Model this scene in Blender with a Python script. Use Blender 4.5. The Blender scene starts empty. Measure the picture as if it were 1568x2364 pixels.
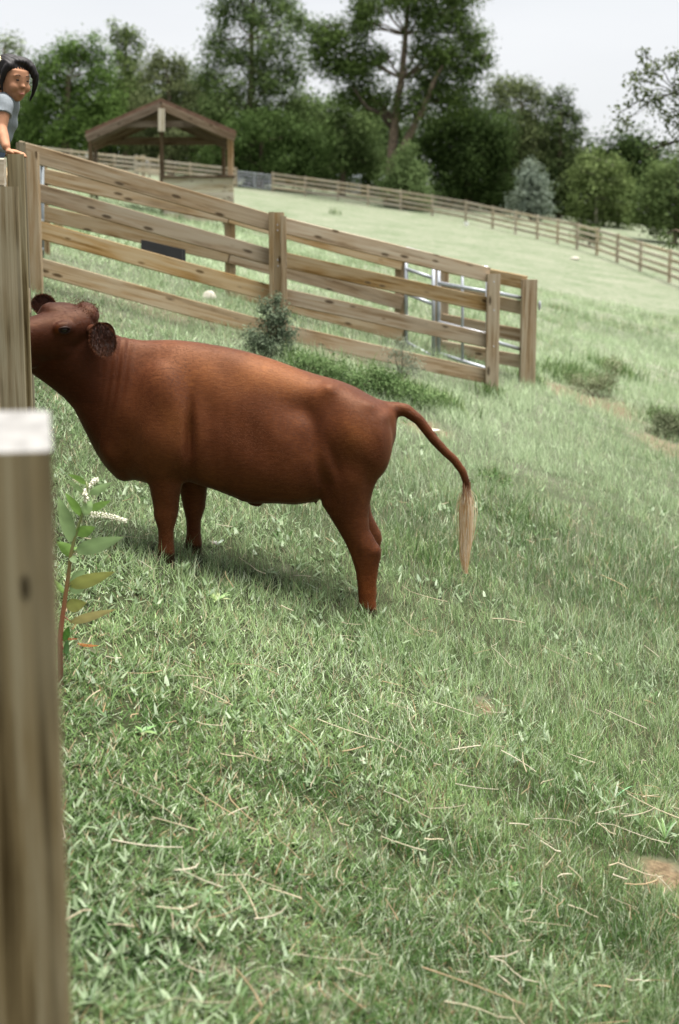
import bpy, math, random
import numpy as np
from mathutils import Vector, Matrix
R = math.radians
rng = np.random.default_rng(11)
random.seed(11)
scene = bpy.context.scene
COL = scene.collection

# ------------------------------------------------------------------ camera
CAMZ = 1.7
PITCH = math.atan(562.0 / 3267.0)
cam = bpy.data.cameras.new('camera')
camo = bpy.data.objects.new('camera', cam)
COL.objects.link(camo)
camo.location = (0, 0, CAMZ)
camo.rotation_euler = (R(90) - PITCH, 0, 0)
cam.sensor_fit = 'HORIZONTAL'
cam.sensor_width = 24.0
cam.lens = 50.0
cam.clip_start = 0.05
cam.clip_end = 3000
cam.dof.use_dof = True
cam.dof.focus_distance = 7.1
cam.dof.aperture_fstop = 2.5
scene.camera = camo

# ------------------------------------------------------------------ sky and sun (overcast)
SUN_EL, SUN_AZ = 80.0, 85.0        # azimuth clockwise from +Y (the view direction)
world = bpy.data.worlds.new('World')
scene.world = world
world.use_nodes = True
wn = world.node_tree.nodes
wl = world.node_tree.links
wn.clear()
wo = wn.new('ShaderNodeOutputWorld')
bg = wn.new('ShaderNodeBackground')
sky = wn.new('ShaderNodeTexSky')
sky.sky_type = 'NISHITA'
sky.sun_disc = False
sky.sun_elevation = R(SUN_EL)
sky.sun_rotation = R(SUN_AZ)
sky.dust_density = 4.0
wtc = wn.new('ShaderNodeTexCoord')
wmp = wn.new('ShaderNodeMapping')
wmp.inputs['Scale'].default_value = (1.2, 1.2, 5.0)
wnz = wn.new('ShaderNodeTexNoise')
wnz.inputs['Scale'].default_value = 2.2
wnz.inputs['Detail'].default_value = 5
wnz.inputs['Roughness'].default_value = 0.5
wrp = wn.new('ShaderNodeValToRGB')
wrp.color_ramp.elements[0].position = 0.3
wrp.color_ramp.elements[0].color = (2.08, 2.11, 2.15, 1)
wrp.color_ramp.elements[1].position = 0.7
wrp.color_ramp.elements[1].color = (2.34, 2.35, 2.36, 1)
wmx = wn.new('ShaderNodeMixRGB')
wmx.inputs['Fac'].default_value = 0.93
wl.new(wtc.outputs['Generated'], wmp.inputs['Vector'])
wl.new(wmp.outputs['Vector'], wnz.inputs['Vector'])
wl.new(wnz.outputs['Fac'], wrp.inputs['Fac'])
wl.new(sky.outputs['Color'], wmx.inputs['Color1'])
wl.new(wrp.outputs['Color'], wmx.inputs['Color2'])
wl.new(wmx.outputs['Color'], bg.inputs['Color'])
bg.inputs['Strength'].default_value = 0.10
wl.new(bg.outputs['Background'], wo.inputs['Surface'])

sun = bpy.data.lights.new('sun', 'SUN')
suno = bpy.data.objects.new('sun', sun)
COL.objects.link(suno)
sun.energy = 3.3
sun.angle = R(48)
sun.color = (1.0, 0.97, 0.93)
sdir = Vector((math.sin(R(SUN_AZ)) * math.cos(R(SUN_EL)), math.cos(R(SUN_AZ)) * math.cos(R(SUN_EL)), math.sin(R(SUN_EL))))
suno.rotation_euler = sdir.to_track_quat('Z', 'Y').to_euler()
suno.location = (20, -20, 40)

scene.view_settings.view_transform = 'Standard'
scene.view_settings.look = 'None'
scene.view_settings.gamma = 1
scene.view_settings.use_curve_mapping = False
scene.view_settings.exposure = 2.0

# ------------------------------------------------------------------ measuring: photograph pixel (1568 wide) + distance -> world
F = 3267.0
cP, sP = math.cos(PITCH), math.sin(PITCH)
def P(px, py, Y):
    a, b = px - 784.0, 1182.0 - py
    dy = F * cP + b * sP
    dz = b * cP - F * sP
    t = Y / dy
    return Vector((a * t, Y, dz * t + CAMZ))
def mpp(Y):
    return Y / F

# ------------------------------------------------------------------ ground height
_y = np.array([-60, -5, 0, 1.5, 3, 4, 7.6, 11, 15, 17.7, 25, 36, 62, 80, 92, 105, 115, 140, 200, 400, 900.])
_c = np.array([-1.6, -1.62, -1.68, -1.86, -2.03, -2.06, -1.85, -1.47, -1.0, -0.73, -0.25, 0.3, 1.44, 2.95, 3.75, 4.85, 5.9, 7.6, 9.5, 10, 10.])
_a = np.array([-.2, -.25, -.27, -.28, -.28, -.28, -.28, -.29, -.30, -.30, -.26, -.22, -.15, -.14, -.13, -.115, -.11, -.10, -.08, -.02, 0.])
def smooth_table(yq, tab):
    acc = np.zeros_like(yq)
    ws = (0.12, 0.2, 0.36, 0.2, 0.12)
    for k, w in zip((-1, -.5, 0, .5, 1), ws):
        acc += w * np.interp(yq + k * (0.5 + 0.06 * np.abs(yq)), _y, tab)
    return acc
def ground_np(x, y):
    x = np.asarray(x, float); y = np.asarray(y, float)
    L = 27 + 0.6 * np.abs(y)
    z = smooth_table(y, _c) + smooth_table(y, _a) * (L * np.tanh(x / L))
    amp = np.clip(y / 12, 0.25, 2.2)
    z += amp * (0.018 * np.sin(1.7 * x + 0.9 * y + 1) + 0.014 * np.sin(2.9 * x - 1.9 * y) + 0.010 * np.sin(4.7 * x + 3.3 * y + 2)) * np.exp(-np.maximum(y - 40, 0) / 30)
    return z + CAMZ
def gz(x, y):
    return float(ground_np(np.array([x]), np.array([y]))[0])

# ------------------------------------------------------------------ helpers
def link(o, parent=None):
    COL.objects.link(o)
    if parent is not None:
        o.parent = parent
    return o
def tag(o, label, cat, group=None, kind=None):
    o['label'] = label
    o['category'] = cat
    if group: o['group'] = group
    if kind: o['kind'] = kind
    return o
def thing(name, loc, label, cat, group=None):
    o = bpy.data.objects.new(name, None)
    o.empty_display_size = 0.2
    o.location = loc
    link(o)
    return tag(o, label, cat, group)
def mesh_np(name, v, faces_idx, nper, mat, col=None, smooth=False):
    me = bpy.data.meshes.new(name)
    v = np.asarray(v, np.float32)
    faces_idx = np.asarray(faces_idx, np.int32).ravel()
    nf = len(faces_idx) // nper
    me.vertices.add(len(v)); me.vertices.foreach_set('co', v.ravel())
    me.loops.add(len(faces_idx)); me.loops.foreach_set('vertex_index', faces_idx)
    me.polygons.add(nf)
    me.polygons.foreach_set('loop_start', np.arange(0, nf * nper, nper, dtype=np.int32))
    if smooth: me.polygons.foreach_set('use_smooth', np.ones(nf, bool))
    if col is not None:
        at = me.color_attributes.new('tint', 'FLOAT_COLOR', 'POINT')
        c4 = np.ones((len(v), 4), np.float32); c4[:, :3] = col
        at.data.foreach_set('color', c4.ravel())
    me.update(calc_edges=True)
    me.validate()
    if mat: me.materials.append(mat)
    return me
def obj_np(name, v, f, nper, mat, parent=None, col=None, smooth=False, origin=None):
    v = np.asarray(v, float)
    o0 = np.array(origin if origin is not None else (parent.location if parent is not None else (0, 0, 0)), float)
    me = mesh_np(name, v - o0, f, nper, mat, col, smooth)
    o = bpy.data.objects.new(name, me)
    if parent is None: o.location = o0
    elif origin is not None: o.location = Vector(o0) - world_loc(parent)
    return link(o, parent)
def world_loc(o):
    l = o.location.copy()
    while o.parent is not None:
        o = o.parent
        l = l + o.location
    return l
class MB:
    """collects closed shapes; everything in world coordinates"""
    def __init__(s): s.v = []; s.f = []
    def add(s, v, f):
        n = len(s.v)
        s.v += [tuple(p) for p in v]
        s.f += [tuple(i + n for i in q) for q in f]
    def mesh(s, name, mat, origin=(0, 0, 0), smooth=False):
        me = bpy.data.meshes.new(name)
        o = Vector(origin)
        me.from_pydata([tuple(Vector(p) - o) for p in s.v], [], s.f)
        me.update()
        if smooth: me.polygons.foreach_set('use_smooth', np.ones(len(me.polygons), bool))
        if mat: me.materials.append(mat)
        return me
    def build(s, name, mat, parent=None, origin=None, smooth=False):
        pl = world_loc(parent) if parent is not None else Vector((0, 0, 0))
        o0 = Vector(origin) if origin is not None else pl
        o = bpy.data.objects.new(name, s.mesh(name, mat, o0, smooth))
        o.location = o0 - pl
        return link(o, parent)
    def rings(s, rings, cap0=True, cap1=True):
        n = len(rings[0]); v = [p for r in rings for p in r]; f = []
        for i in range(len(rings) - 1):
            for j in range(n):
                k = (j + 1) % n
                f.append((i * n + j, i * n + k, (i + 1) * n + k, (i + 1) * n + j))
        if cap0: f.append(tuple(range(n - 1, -1, -1)))
        if cap1: f.append(tuple((len(rings) - 1) * n + j for j in range(n)))
        s.add(v, f)
    def loft(s, secs, n=28, ex=2.0):
        """secs: (center, upvec*halfheight, sidevec*halfwidth, egg)"""
        rs = []
        for c, u, w, egg in secs:
            ring = []
            for j in range(n):
                a = 2 * math.pi * j / n
                ca, sa = math.cos(a), math.sin(a)
                ca = math.copysign(abs(ca) ** (2 / ex), ca); sa = math.copysign(abs(sa) ** (2 / ex), sa)
                ring.append(c + u * sa + w * (ca * (1 - egg * sa)))
            rs.append(ring)
        s.rings(rs)
    def tube(s, pts, rad, n=8, squash=1.0):
        pts = [Vector(p) for p in pts]
        rs = []; ref = None
        m = len(pts)
        for i, p in enumerate(pts):
            t = (pts[min(i + 1, m - 1)] - pts[max(i - 1, 0)]).normalized()
            if ref is None:
                ref = Vector((0, 1, 0)) if abs(t.y) < .8 else Vector((1, 0, 0))
            a = (ref - t * ref.dot(t)).normalized(); ref = a
            b = t.cross(a)
            r = rad[i] if hasattr(rad, '__len__') else rad
            rs.append([p + a * (r * math.cos(2 * math.pi * j / n)) + b * (r * squash * math.sin(2 * math.pi * j / n)) for j in range(n)])
        s.rings(rs)
    def capsule(s, pts, rad, n=12):
        pts = [Vector(p) for p in pts]
        if not hasattr(rad, '__len__'): rad = [rad] * len(pts)
        rad = list(rad)
        d0 = (pts[0] - pts[1]).normalized(); d1 = (pts[-1] - pts[-2]).normalized()
        a = []; ra = []
        for k in (1.0, .8, .45): a.append(pts[0] + d0 * rad[0] * k); ra.append(rad[0] * max(.08, math.sqrt(1 - k * k)))
        b = []; rb = []
        for k in (.45, .8, 1.0): b.append(pts[-1] + d1 * rad[-1] * k); rb.append(rad[-1] * max(.08, math.sqrt(1 - k * k)))
        s.tube(a + pts + b, ra + rad + rb, n)
    def ellip(s, c, A, B, C, n=20, m=12):
        c = Vector(c); A = Vector(A); B = Vector(B); C = Vector(C)
        rs = []
        for i in range(m + 1):
            th = math.pi * (i + .0) / m
            th = min(max(th, .06), math.pi - .06)
            rs.append([c + C * math.cos(th) + (A * math.cos(2 * math.pi * j / n) + B * math.sin(2 * math.pi * j / n)) * math.sin(th) for j in range(n)])
        s.rings(rs)
    def box(s, x0, x1, y0, y1, z0, z1):
        v = [(x, y, z) for x in (x0, x1) for y in (y0, y1) for z in (z0, z1)]
        s.add(v, [(0, 1, 3, 2), (4, 6, 7, 5), (0, 4, 5, 1), (2, 3, 7, 6), (0, 2, 6, 4), (1, 5, 7, 3)])
def union(mb, voxel, smooth_it, name):
    """one continuous surface out of overlapping closed shapes"""
    me = mb.mesh(name + '_raw', None)
    o = bpy.data.objects.new(name + '_raw', me)
    COL.objects.link(o)
    md = o.modifiers.new('r', 'REMESH'); md.mode = 'VOXEL'; md.voxel_size = voxel
    if smooth_it:
        sm = o.modifiers.new('s', 'SMOOTH'); sm.factor = .5; sm.iterations = smooth_it
    dg = bpy.context.evaluated_depsgraph_get()
    dg.update()
    ev = o.evaluated_get(dg)
    out = bpy.data.meshes.new_from_object(ev)
    bpy.data.objects.remove(o); bpy.data.meshes.remove(me)
    out.name = name
    return out
def get_v(me):
    a = np.empty(len(me.vertices) * 3, np.float32); me.vertices.foreach_get('co', a); return a.reshape(-1, 3)
def get_n(me):
    a = np.empty(len(me.vertices) * 3, np.float32); me.vertex_normals.foreach_get('vector', a); return a.reshape(-1, 3)
def vnoise(p, seed=0):
    """cheap smooth noise in -1..1 from sines"""
    r = np.random.default_rng(seed)
    out = np.zeros(len(p)); 
    for k in range(7):
        d = r.normal(size=p.shape[1]); d /= np.linalg.norm(d)
        out += np.sin(p @ d * r.uniform(.6, 1.9) * 2 + r.uniform(0, 6.28))
    return out / 3.2

# ------------------------------------------------------------------ materials
def new_mat(name):
    m = bpy.data.materials.new(name); m.use_nodes = True
    nt = m.node_tree; b = nt.nodes['Principled BSDF']
    return m, nt, b
def simple(name, col, rough=.7, spec=.3, metal=0, var=.15, scale=20):
    m, nt, b = new_mat(name)
    tc = nt.nodes.new('ShaderNodeTexCoord'); nz = nt.nodes.new('ShaderNodeTexNoise')
    nz.inputs['Scale'].default_value = scale; nz.inputs['Detail'].default_value = 4
    rp = nt.nodes.new('ShaderNodeValToRGB')
    rp.color_ramp.elements[0].position = .3; rp.color_ramp.elements[1].position = .7
    rp.color_ramp.elements[0].color = (*[c * (1 - var) for c in col], 1)
    rp.color_ramp.elements[1].color = (*[min(1, c * (1 + var)) for c in col], 1)
    nt.links.new(tc.outputs['Object'], nz.inputs['Vector']); nt.links.new(nz.outputs['Fac'], rp.inputs['Fac'])
    nt.links.new(rp.outputs['Color'], b.inputs['Base Color'])
    b.inputs['Roughness'].default_value = rough; b.inputs['Specular IOR Level'].default_value = spec
    b.inputs['Metallic'].default_value = metal
    return m
def leaf_mat(name, trans=.35, rough=.5, spec=.25):
    m, nt, b = new_mat(name)
    at = nt.nodes.new('ShaderNodeAttribute'); at.attribute_name = 'tint'
    nt.links.new(at.outputs['Color'], b.inputs['Base Color'])
    b.inputs['Roughness'].default_value = rough; b.inputs['Specular IOR Level'].default_value = spec
    tr = nt.nodes.new('ShaderNodeBsdfTranslucent'); nt.links.new(at.outputs['Color'], tr.inputs['Color'])
    mx = nt.nodes.new('ShaderNodeMixShader'); mx.inputs[0].default_value = trans
    nt.links.new(b.outputs[0], mx.inputs[1]); nt.links.new(tr.outputs[0], mx.inputs[2])
    nt.links.new(mx.outputs[0], nt.nodes['Material Output'].inputs['Surface'])
    return m
def wood(name, c_dark, c_mid, c_grey, fine=1.0, bump=.35, knots=.18):
    m, nt, b = new_mat(name)
    N, Lk = nt.nodes, nt.links
    tc = N.new('ShaderNodeTexCoord'); oi = N.new('ShaderNodeObjectInfo')
    mul = N.new('ShaderNodeMath'); mul.operation = 'MULTIPLY'; mul.inputs[1].default_value = 37.0
    Lk.new(oi.outputs['Random'], mul.inputs[0])
    cb = N.new('ShaderNodeCombineXYZ')
    for i in range(3): Lk.new(mul.outputs[0], cb.inputs[i])
    ad = N.new('ShaderNodeVectorMath'); ad.operation = 'ADD'
    Lk.new(tc.outputs['Object'], ad.inputs[0]); Lk.new(cb.outputs[0], ad.inputs[1])
    # knots bend the grain round themselves
    mk = N.new('ShaderNodeMapping'); mk.inputs['Scale'].default_value = (2.8, 8.5, 8.5)
    vo = N.new('ShaderNodeTexVoronoi'); vo.inputs['Scale'].default_value = 1.0
    Lk.new(ad.outputs[0], mk.inputs['Vector']); Lk.new(mk.outputs[0], vo.inputs['Vector'])
    kr = N.new('ShaderNodeValToRGB'); kr.color_ramp.interpolation = 'EASE'
    kr.color_ramp.elements[0].position = knots * .45; kr.color_ramp.elements[0].color = (1, 1, 1, 1)
    kr.color_ramp.elements[1].position = knots; kr.color_ramp.elements[1].color = (0, 0, 0, 1)
    Lk.new(vo.outputs['Distance'], kr.inputs['Fac'])
    mg = N.new('ShaderNodeMapping'); mg.inputs['Scale'].default_value = (1.1, 26 * fine, 26 * fine)
    Lk.new(ad.outputs[0], mg.inputs['Vector'])
    kd = N.new('ShaderNodeVectorMath'); kd.operation = 'ADD'
    ks = N.new('ShaderNodeMath'); ks.operation = 'MULTIPLY'; ks.inputs[1].default_value = 1.4
    Lk.new(kr.outputs['Color'], ks.inputs[0])
    Lk.new(mg.outputs[0], kd.inputs[0]); Lk.new(ks.outputs[0], kd.inputs[1])
    g = N.new('ShaderNodeTexNoise'); g.inputs['Scale'].default_value = 1.0; g.inputs['Detail'].default_value = 6
    g.inputs['Roughness'].default_value = .62; g.inputs['Distortion'].default_value = .5
    Lk.new(kd.outputs[0], g.inputs['Vector'])
    gr = N.new('ShaderNodeValToRGB')
    e = gr.color_ramp.elements
    e[0].position = .36; e[0].color = (*c_dark, 1); e[1].position = .62; e[1].color = (*c_grey, 1)
    e2 = e.new(.48); e2.color = (*c_mid, 1)
    Lk.new(g.outputs['Fac'], gr.inputs['Fac'])
    # broad weathering
    w = N.new('ShaderNodeTexNoise'); w.inputs['Scale'].default_value = 2.3; w.inputs['Detail'].default_value = 3
    mw = N.new('ShaderNodeMapping'); mw.inputs['Scale'].default_value = (.8, 3, 3)
    Lk.new(ad.outputs[0], mw.inputs['Vector']); Lk.new(mw.outputs[0], w.inputs['Vector'])
    wr = N.new('ShaderNodeValToRGB'); wr.color_ramp.elements[0].position = .42; wr.color_ramp.elements[1].position = .62
    Lk.new(w.outputs['Fac'], wr.inputs['Fac'])
    m1 = N.new('ShaderNodeMixRGB'); m1.inputs['Color2'].default_value = (*c_grey, 1)
    ms = N.new('ShaderNodeMath'); ms.operation = 'MULTIPLY'; ms.inputs[1].default_value = .62
    Lk.new(wr.outputs['Color'], ms.inputs[0]); Lk.new(ms.outputs[0], m1.inputs['Fac'])
    Lk.new(gr.outputs['Color'], m1.inputs['Color1'])
    m2 = N.new('ShaderNodeMixRGB'); m2.inputs['Color2'].default_value = (*[c * .35 for c in c_dark], 1)
    k2 = N.new('ShaderNodeMath'); k2.operation = 'MULTIPLY'; k2.inputs[1].default_value = .85
    Lk.new(kr.outputs['Color'], k2.inputs[0]); Lk.new(k2.outputs[0], m2.inputs['Fac']); Lk.new(m1.outputs[0], m2.inputs['Color1'])
    # each board its own tone
    hv = N.new('ShaderNodeHueSaturation'); Lk.new(m2.outputs[0], hv.inputs['Color'])
    rr = N.new('ShaderNodeMapRange'); rr.inputs['To Min'].default_value = .8; rr.inputs['To Max'].default_value = 1.2
    Lk.new(oi.outputs['Random'], rr.inputs['Value']); Lk.new(rr.outputs[0], hv.inputs['Value'])
    h1 = N.new('ShaderNodeMath'); h1.operation = 'MULTIPLY'; h1.inputs[1].default_value = 91.7; Lk.new(oi.outputs['Random'], h1.inputs[0])
    h2 = N.new('ShaderNodeMath'); h2.operation = 'FRACT'; Lk.new(h1.outputs[0], h2.inputs[0])
    h3 = N.new('ShaderNodeMapRange'); h3.inputs['To Min'].default_value = .8; h3.inputs['To Max'].default_value = 1.12; Lk.new(h2.outputs[0], h3.inputs['Value']); Lk.new(h3.outputs[0], hv.inputs['Saturation'])
    Lk.new(hv.outputs[0], b.inputs['Base Color'])
    bp = N.new('ShaderNodeBump'); bp.inputs['Strength'].default_value = bump; bp.inputs['Distance'].default_value = .006
    Lk.new(g.outputs['Fac'], bp.inputs['Height']); Lk.new(bp.outputs[0], b.inputs['Normal'])
    b.inputs['Roughness'].default_value = .9; b.inputs['Specular IOR Level'].default_value = .06
    return m
M = {}
M['rail'] = wood('weathered_pine', (.13, .078, .033), (.25, .168, .085), (.31, .25, .165), bump=.35, knots=.2)
M['far_rail'] = wood('far_weathered_pine', (.2, .15, .09), (.33, .27, .18), (.40, .36, .29), bump=.1)
M['post'] = wood('treated_post', (.04, .028, .012), (.15, .115, .06), (.225, .195, .125), fine=1.5, bump=.7, knots=.075)
M['shelter'] = wood('shelter_timber', (.05, .03, .017), (.10, .066, .04), (.16, .12, .085), bump=.1)  # roof shade put into the colour: darkened for beams and shaded posts
M['shelter_post'] = wood('shelter_post_timber', (.12, .07, .03), (.22, .135, .07), (.27, .2, .13), bump=.1)  # lighter orange copy for the right post, its lit tone put into colour
M['roof'] = simple('roof_boards', (.11, .066, .045), .8, .2, 0, .3, 6)
M['galv'] = simple('galvanised_tube', (.36, .38, .41), .45, .5, .6, .15, 14)
M['black'] = simple('black_rubber', (.012, .013, .014), .6, .4)
M['stone'] = simple('pale_stone', (.42, .39, .33), .9, .2, 0, .2, 15)
M['white'] = simple('white_plastic', (.8, .8, .8), .4, .5, 0, .05)
M['bark'] = simple('grey_bark', (.13, .10, .075), .95, .1, 0, .5, 5)
M['bark_dark'] = simple('dark_bark', (.045, .037, .028), .95, .1, 0, .5, 5)
M['bark_pale'] = simple('pale_bark', (.36, .33, .27), .9, .1, 0, .3, 5)
M['leaf'] = leaf_mat('tree_leaf', .3, .7, .04)
M['grass'] = leaf_mat('grass_blade', .28, .55, .15)
M['bigleaf'] = leaf_mat('weed_leaf', .35, .42, .4)

def ground_material():
    m, nt, b = new_mat('pasture_turf')
    N, Lk = nt.nodes, nt.links
    tc = N.new('ShaderNodeTexCoord')
    def noise(scale, det, src=None):
        n = N.new('ShaderNodeTexNoise'); n.inputs['Scale'].default_value = scale; n.inputs['Detail'].default_value = det
        n.inputs['Roughness'].default_value = .6
        Lk.new(tc.outputs['Object'], n.inputs['Vector']); return n
    n1 = noise(.5, 8); n2 = noise(4.5, 8); n3 = noise(40, 4)
    r1 = N.new('ShaderNodeValToRGB'); e = r1.color_ramp.elements
    e[0].position = .37; e[0].color = (.07, .10, .048, 1); e[1].position = .60; e[1].color = (.165, .172, .124, 1)
    x = e.new(.5); x.color = (.126, .143, .094, 1)
    mixv = N.new('ShaderNodeMath'); mixv.operation = 'MULTIPLY_ADD'; mixv.inputs[1].default_value = .6
    Lk.new(n2.outputs['Fac'], mixv.inputs[0])
    half = N.new('ShaderNodeMath'); half.operation = 'MULTIPLY'; half.inputs[1].default_value = .4
    Lk.new(n1.outputs['Fac'], half.inputs[0]); Lk.new(half.outputs[0], mixv.inputs[2])
    Lk.new(mixv.outputs[0], r1.inputs['Fac'])
    # soil shows where the sheet is bare (attribute)
    at = N.new('ShaderNodeAttribute'); at.attribute_name = 'tint'
    sep = N.new('ShaderNodeSeparateColor'); Lk.new(at.outputs['Color'], sep.inputs[0])
    r3 = N.new('ShaderNodeValToRGB'); r3.color_ramp.elements[0].color = (.05, .033, .018, 1); r3.color_ramp.elements[1].color = (.15, .108, .064, 1)
    r3.color_ramp.elements[0].position = .3; r3.color_ramp.elements[1].position = .7
    Lk.new(n3.outputs['Fac'], r3.inputs['Fac'])
    mx = N.new('ShaderNodeMixRGB'); Lk.new(sep.outputs[0], mx.inputs['Fac']); Lk.new(r1.outputs[0], mx.inputs['Color1']); Lk.new(r3.outputs[0], mx.inputs['Color2'])
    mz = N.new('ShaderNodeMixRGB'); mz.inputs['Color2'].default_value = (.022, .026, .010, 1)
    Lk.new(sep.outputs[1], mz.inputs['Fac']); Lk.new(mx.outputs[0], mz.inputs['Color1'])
    Lk.new(mz.outputs[0], b.inputs['Base Color'])
    bp = N.new('ShaderNodeBump'); bp.inputs['Strength'].default_value = .5; bp.inputs['Distance'].default_value = .05
    Lk.new(n2.outputs['Fac'], bp.inputs['Height']); Lk.new(bp.outputs[0], b.inputs['Normal'])
    b.inputs['Roughness'].default_value = .95; b.inputs['Specular IOR Level'].default_value = .1
    return m
M['ground'] = ground_material()

# ------------------------------------------------------------------ ground sheet
def hit(px, py):
    """where the sight line through a photograph pixel meets the ground"""
    lo = 2.0; y = 2.0
    while y < 390:
        y = lo * 1.03
        p = P(px, py, y)
        if p.z < gz(p.x, y): break
        lo = y
    hi = y
    for _ in range(30):
        mid = (lo + hi) / 2; p = P(px, py, mid)
        if p.z < gz(p.x, mid): hi = mid
        else: lo = mid
    return P(px, py, (lo + hi) / 2)
# bare soil: (x, y, rx, ry, strength)
BARE = []
for px, py, rx, ry, s in ((1530, 2025, 85, 34, .95), (1115, 1630, 42, 17, 1.0), (1370, 925, 120, 22, .8), (1540, 1035, 80, 18, .7), (985, 992, 60, 14, .9),
                          (760, 800, 130, 26, .55), (330, 700, 240, 26, .5), (640, 2290, 230, 60, .5), (790, 1935, 90, 22, .35), (640, 1310, 60, 12, .2), (190, 1500, 40, 16, .4)):
    h = hit(px, py); h2 = hit(px, py + ry)
    BARE.append((h.x, h.y, rx * mpp(h.y), abs(h.y - h2.y) + .03, s))
BARE = np.array(BARE)
def bare_np(x, y):
    out = np.zeros_like(x)
    nx = x * 9; ny = y * 9
    wob = .25 * np.sin(nx + 1.3 * ny) + .2 * np.sin(2.3 * nx - 1.7 * ny + 1)
    for bx, by, rx, ry, s in BARE:
        d = np.sqrt(((x - bx) / rx) ** 2 + ((y - by) / ry) ** 2) + wob * .5
        out = np.maximum(out, s * np.clip((1.15 - d) / .4, 0, 1))
    return out
ys = np.concatenate([np.linspace(-40, 1.5, 14), np.geomspace(1.7, 24, 210), np.geomspace(24.4, 900, 110)])
ss = np.concatenate([np.linspace(-4, -.62, 16), np.linspace(-.6, .6, 150), np.linspace(.62, 4, 16)])
YY, SS = np.meshgrid(ys, ss, indexing='ij')
XX = SS * (np.abs(YY) + 3)
ZZ = ground_np(XX.ravel(), YY.ravel())
V = np.stack([XX.ravel(), YY.ravel(), ZZ], 1)
ny_, nx_ = YY.shape
idx = np.arange(ny_ * nx_).reshape(ny_, nx_)
Fq = np.stack([idx[:-1, :-1], idx[:-1, 1:], idx[1:, 1:], idx[1:, :-1]], -1).reshape(-1, 4)
col = np.zeros((len(V), 3)); col[:, 0] = bare_np(V[:, 0], V[:, 1])
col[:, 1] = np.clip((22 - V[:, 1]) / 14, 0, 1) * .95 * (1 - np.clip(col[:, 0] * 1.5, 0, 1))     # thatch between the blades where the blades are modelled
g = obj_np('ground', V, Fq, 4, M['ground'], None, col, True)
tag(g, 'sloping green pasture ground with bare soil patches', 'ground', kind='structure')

# ------------------------------------------------------------------ grass
def ribbon(base, length, width, az, lean, curl, col, segs=3, twist=None):
    """curved blades: N arrays in, mesh arrays out"""
    n = len(base)
    d = np.stack([np.cos(az), np.sin(az), np.zeros(n)], 1)
    side = np.stack([-np.sin(az + (0 if twist is None else twist)), np.cos(az + (0 if twist is None else twist)), np.zeros(n)], 1)
    vs = []; pos = base.copy(); ang = lean.copy()
    prof = [1.0, .95, .7, 0.0] if segs == 3 else [1.0, .6, 0.0]
    rows = []
    for k in range(segs + 1):
        w = (width * prof[k] * .5)[:, None]
        if k < segs: rows.append(np.stack([pos - side * w, pos + side * w], 1))
        else: rows.append(pos[:, None, :])
        step = (length / segs)[:, None]
        pos = pos + step * (d * np.sin(ang)[:, None] + np.array([0, 0, 1.]) * np.cos(ang)[:, None])
        ang = ang + curl / segs
    v = np.concatenate(rows, 1)
    per = v.shape[1]
    tri = []
    for k in range(segs - 1):
        a = 2 * k
        tri += [(a, a + 1, a + 3), (a, a + 3, a + 2)]
    a = 2 * (segs - 1); tri.append((a, a + 1, a + 2))
    tri = np.array(tri)
    f = (np.arange(n)[:, None, None] * per + tri[None]).reshape(-1)
    c = np.repeat(col, per, axis=0)
    return v.reshape(-1, 3), f, c
def lerp(a, b, t): return np.asarray(a) + (np.asarray(b) - np.asarray(a)) * t[:, None]
N = 415000
gy = np.exp(rng.uniform(math.log(3.1), math.log(42), N))
gx = gy * rng.uniform(-.31, .31, N)
# tufts: pull blades towards random tuft centres
pos2 = np.stack([gx, gy], 1)
tuft = rng.random(N) < .45
q = (.05 + .012 * gy)
jit = rng.normal(size=(N, 2)) * (q * .22)[:, None]
cell = np.round(pos2 / q[:, None])
hx = np.sin(cell[:, 0] * 127.1 + cell[:, 1] * 311.7) * 43758.5; hy = np.sin(cell[:, 0] * 269.5 + cell[:, 1] * 183.3) * 43758.5
cen = (cell + np.stack([hx - np.floor(hx) - .5, hy - np.floor(hy) - .5], 1) * .9) * q[:, None]
pos2[tuft] = (cen + jit)[tuft]
gx, gy = pos2[:, 0], pos2[:, 1]
patch = vnoise(pos2 * .9, 3); patch2 = vnoise(pos2 * 3.1, 5); patch3 = vnoise(pos2 * .35, 9)
bare = bare_np(gx, gy)
keep = rng.random(N) > bare * 1.05
hole = (patch2 < -.55) & (rng.random(N) < .35)
keep &= ~hole
gx, gy, patch, patch2, patch3 = [a[keep] for a in (gx, gy, patch, patch2, patch3)]
n = len(gx)
# crabgrass-like leafy turf on the near left, finer and longer grass to the right and beyond
leafy = np.clip(.55 + .35 * patch - .5 * gx / np.maximum(gy * .2, .6) - np.clip((gy - 5.5) / 5, -.2, .5), .03, .95)
broad = rng.random(n) < leafy
far = np.clip(gy / 7.0, .75, 5)
length = np.where(broad, rng.uniform(.035, .085, n), rng.uniform(.06, .15, n) * (1 + .35 * patch)) * far ** .35
width = np.where(broad, rng.uniform(.0045, .0085, n), rng.uniform(.0018, .0034, n)) * far ** .75
lean = np.where(broad, rng.uniform(.5, 1.35, n), np.abs(rng.normal(.35, .35, n)))
curl = np.where(broad, rng.uniform(-.2, .9, n), rng.uniform(.2, 1.6, n))
az = rng.uniform(0, 2 * math.pi, n)
mixg = np.clip(.5 + .38 * patch3 + .36 * patch2 + rng.normal(0, .2, n), 0, 1)
cg = lerp((.034, .088, .014), (.19, .285, .105), mixg)
pale = rng.random(n) < (.22 + .12 * patch)
cg[pale] = lerp((.27, .35, .20), (.45, .50, .36), rng.random(pale.sum()))
dry = rng.random(n) < (.055 + .05 * np.clip(patch2, 0, 1) + .06 * np.clip(-patch, 0, 1))
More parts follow.
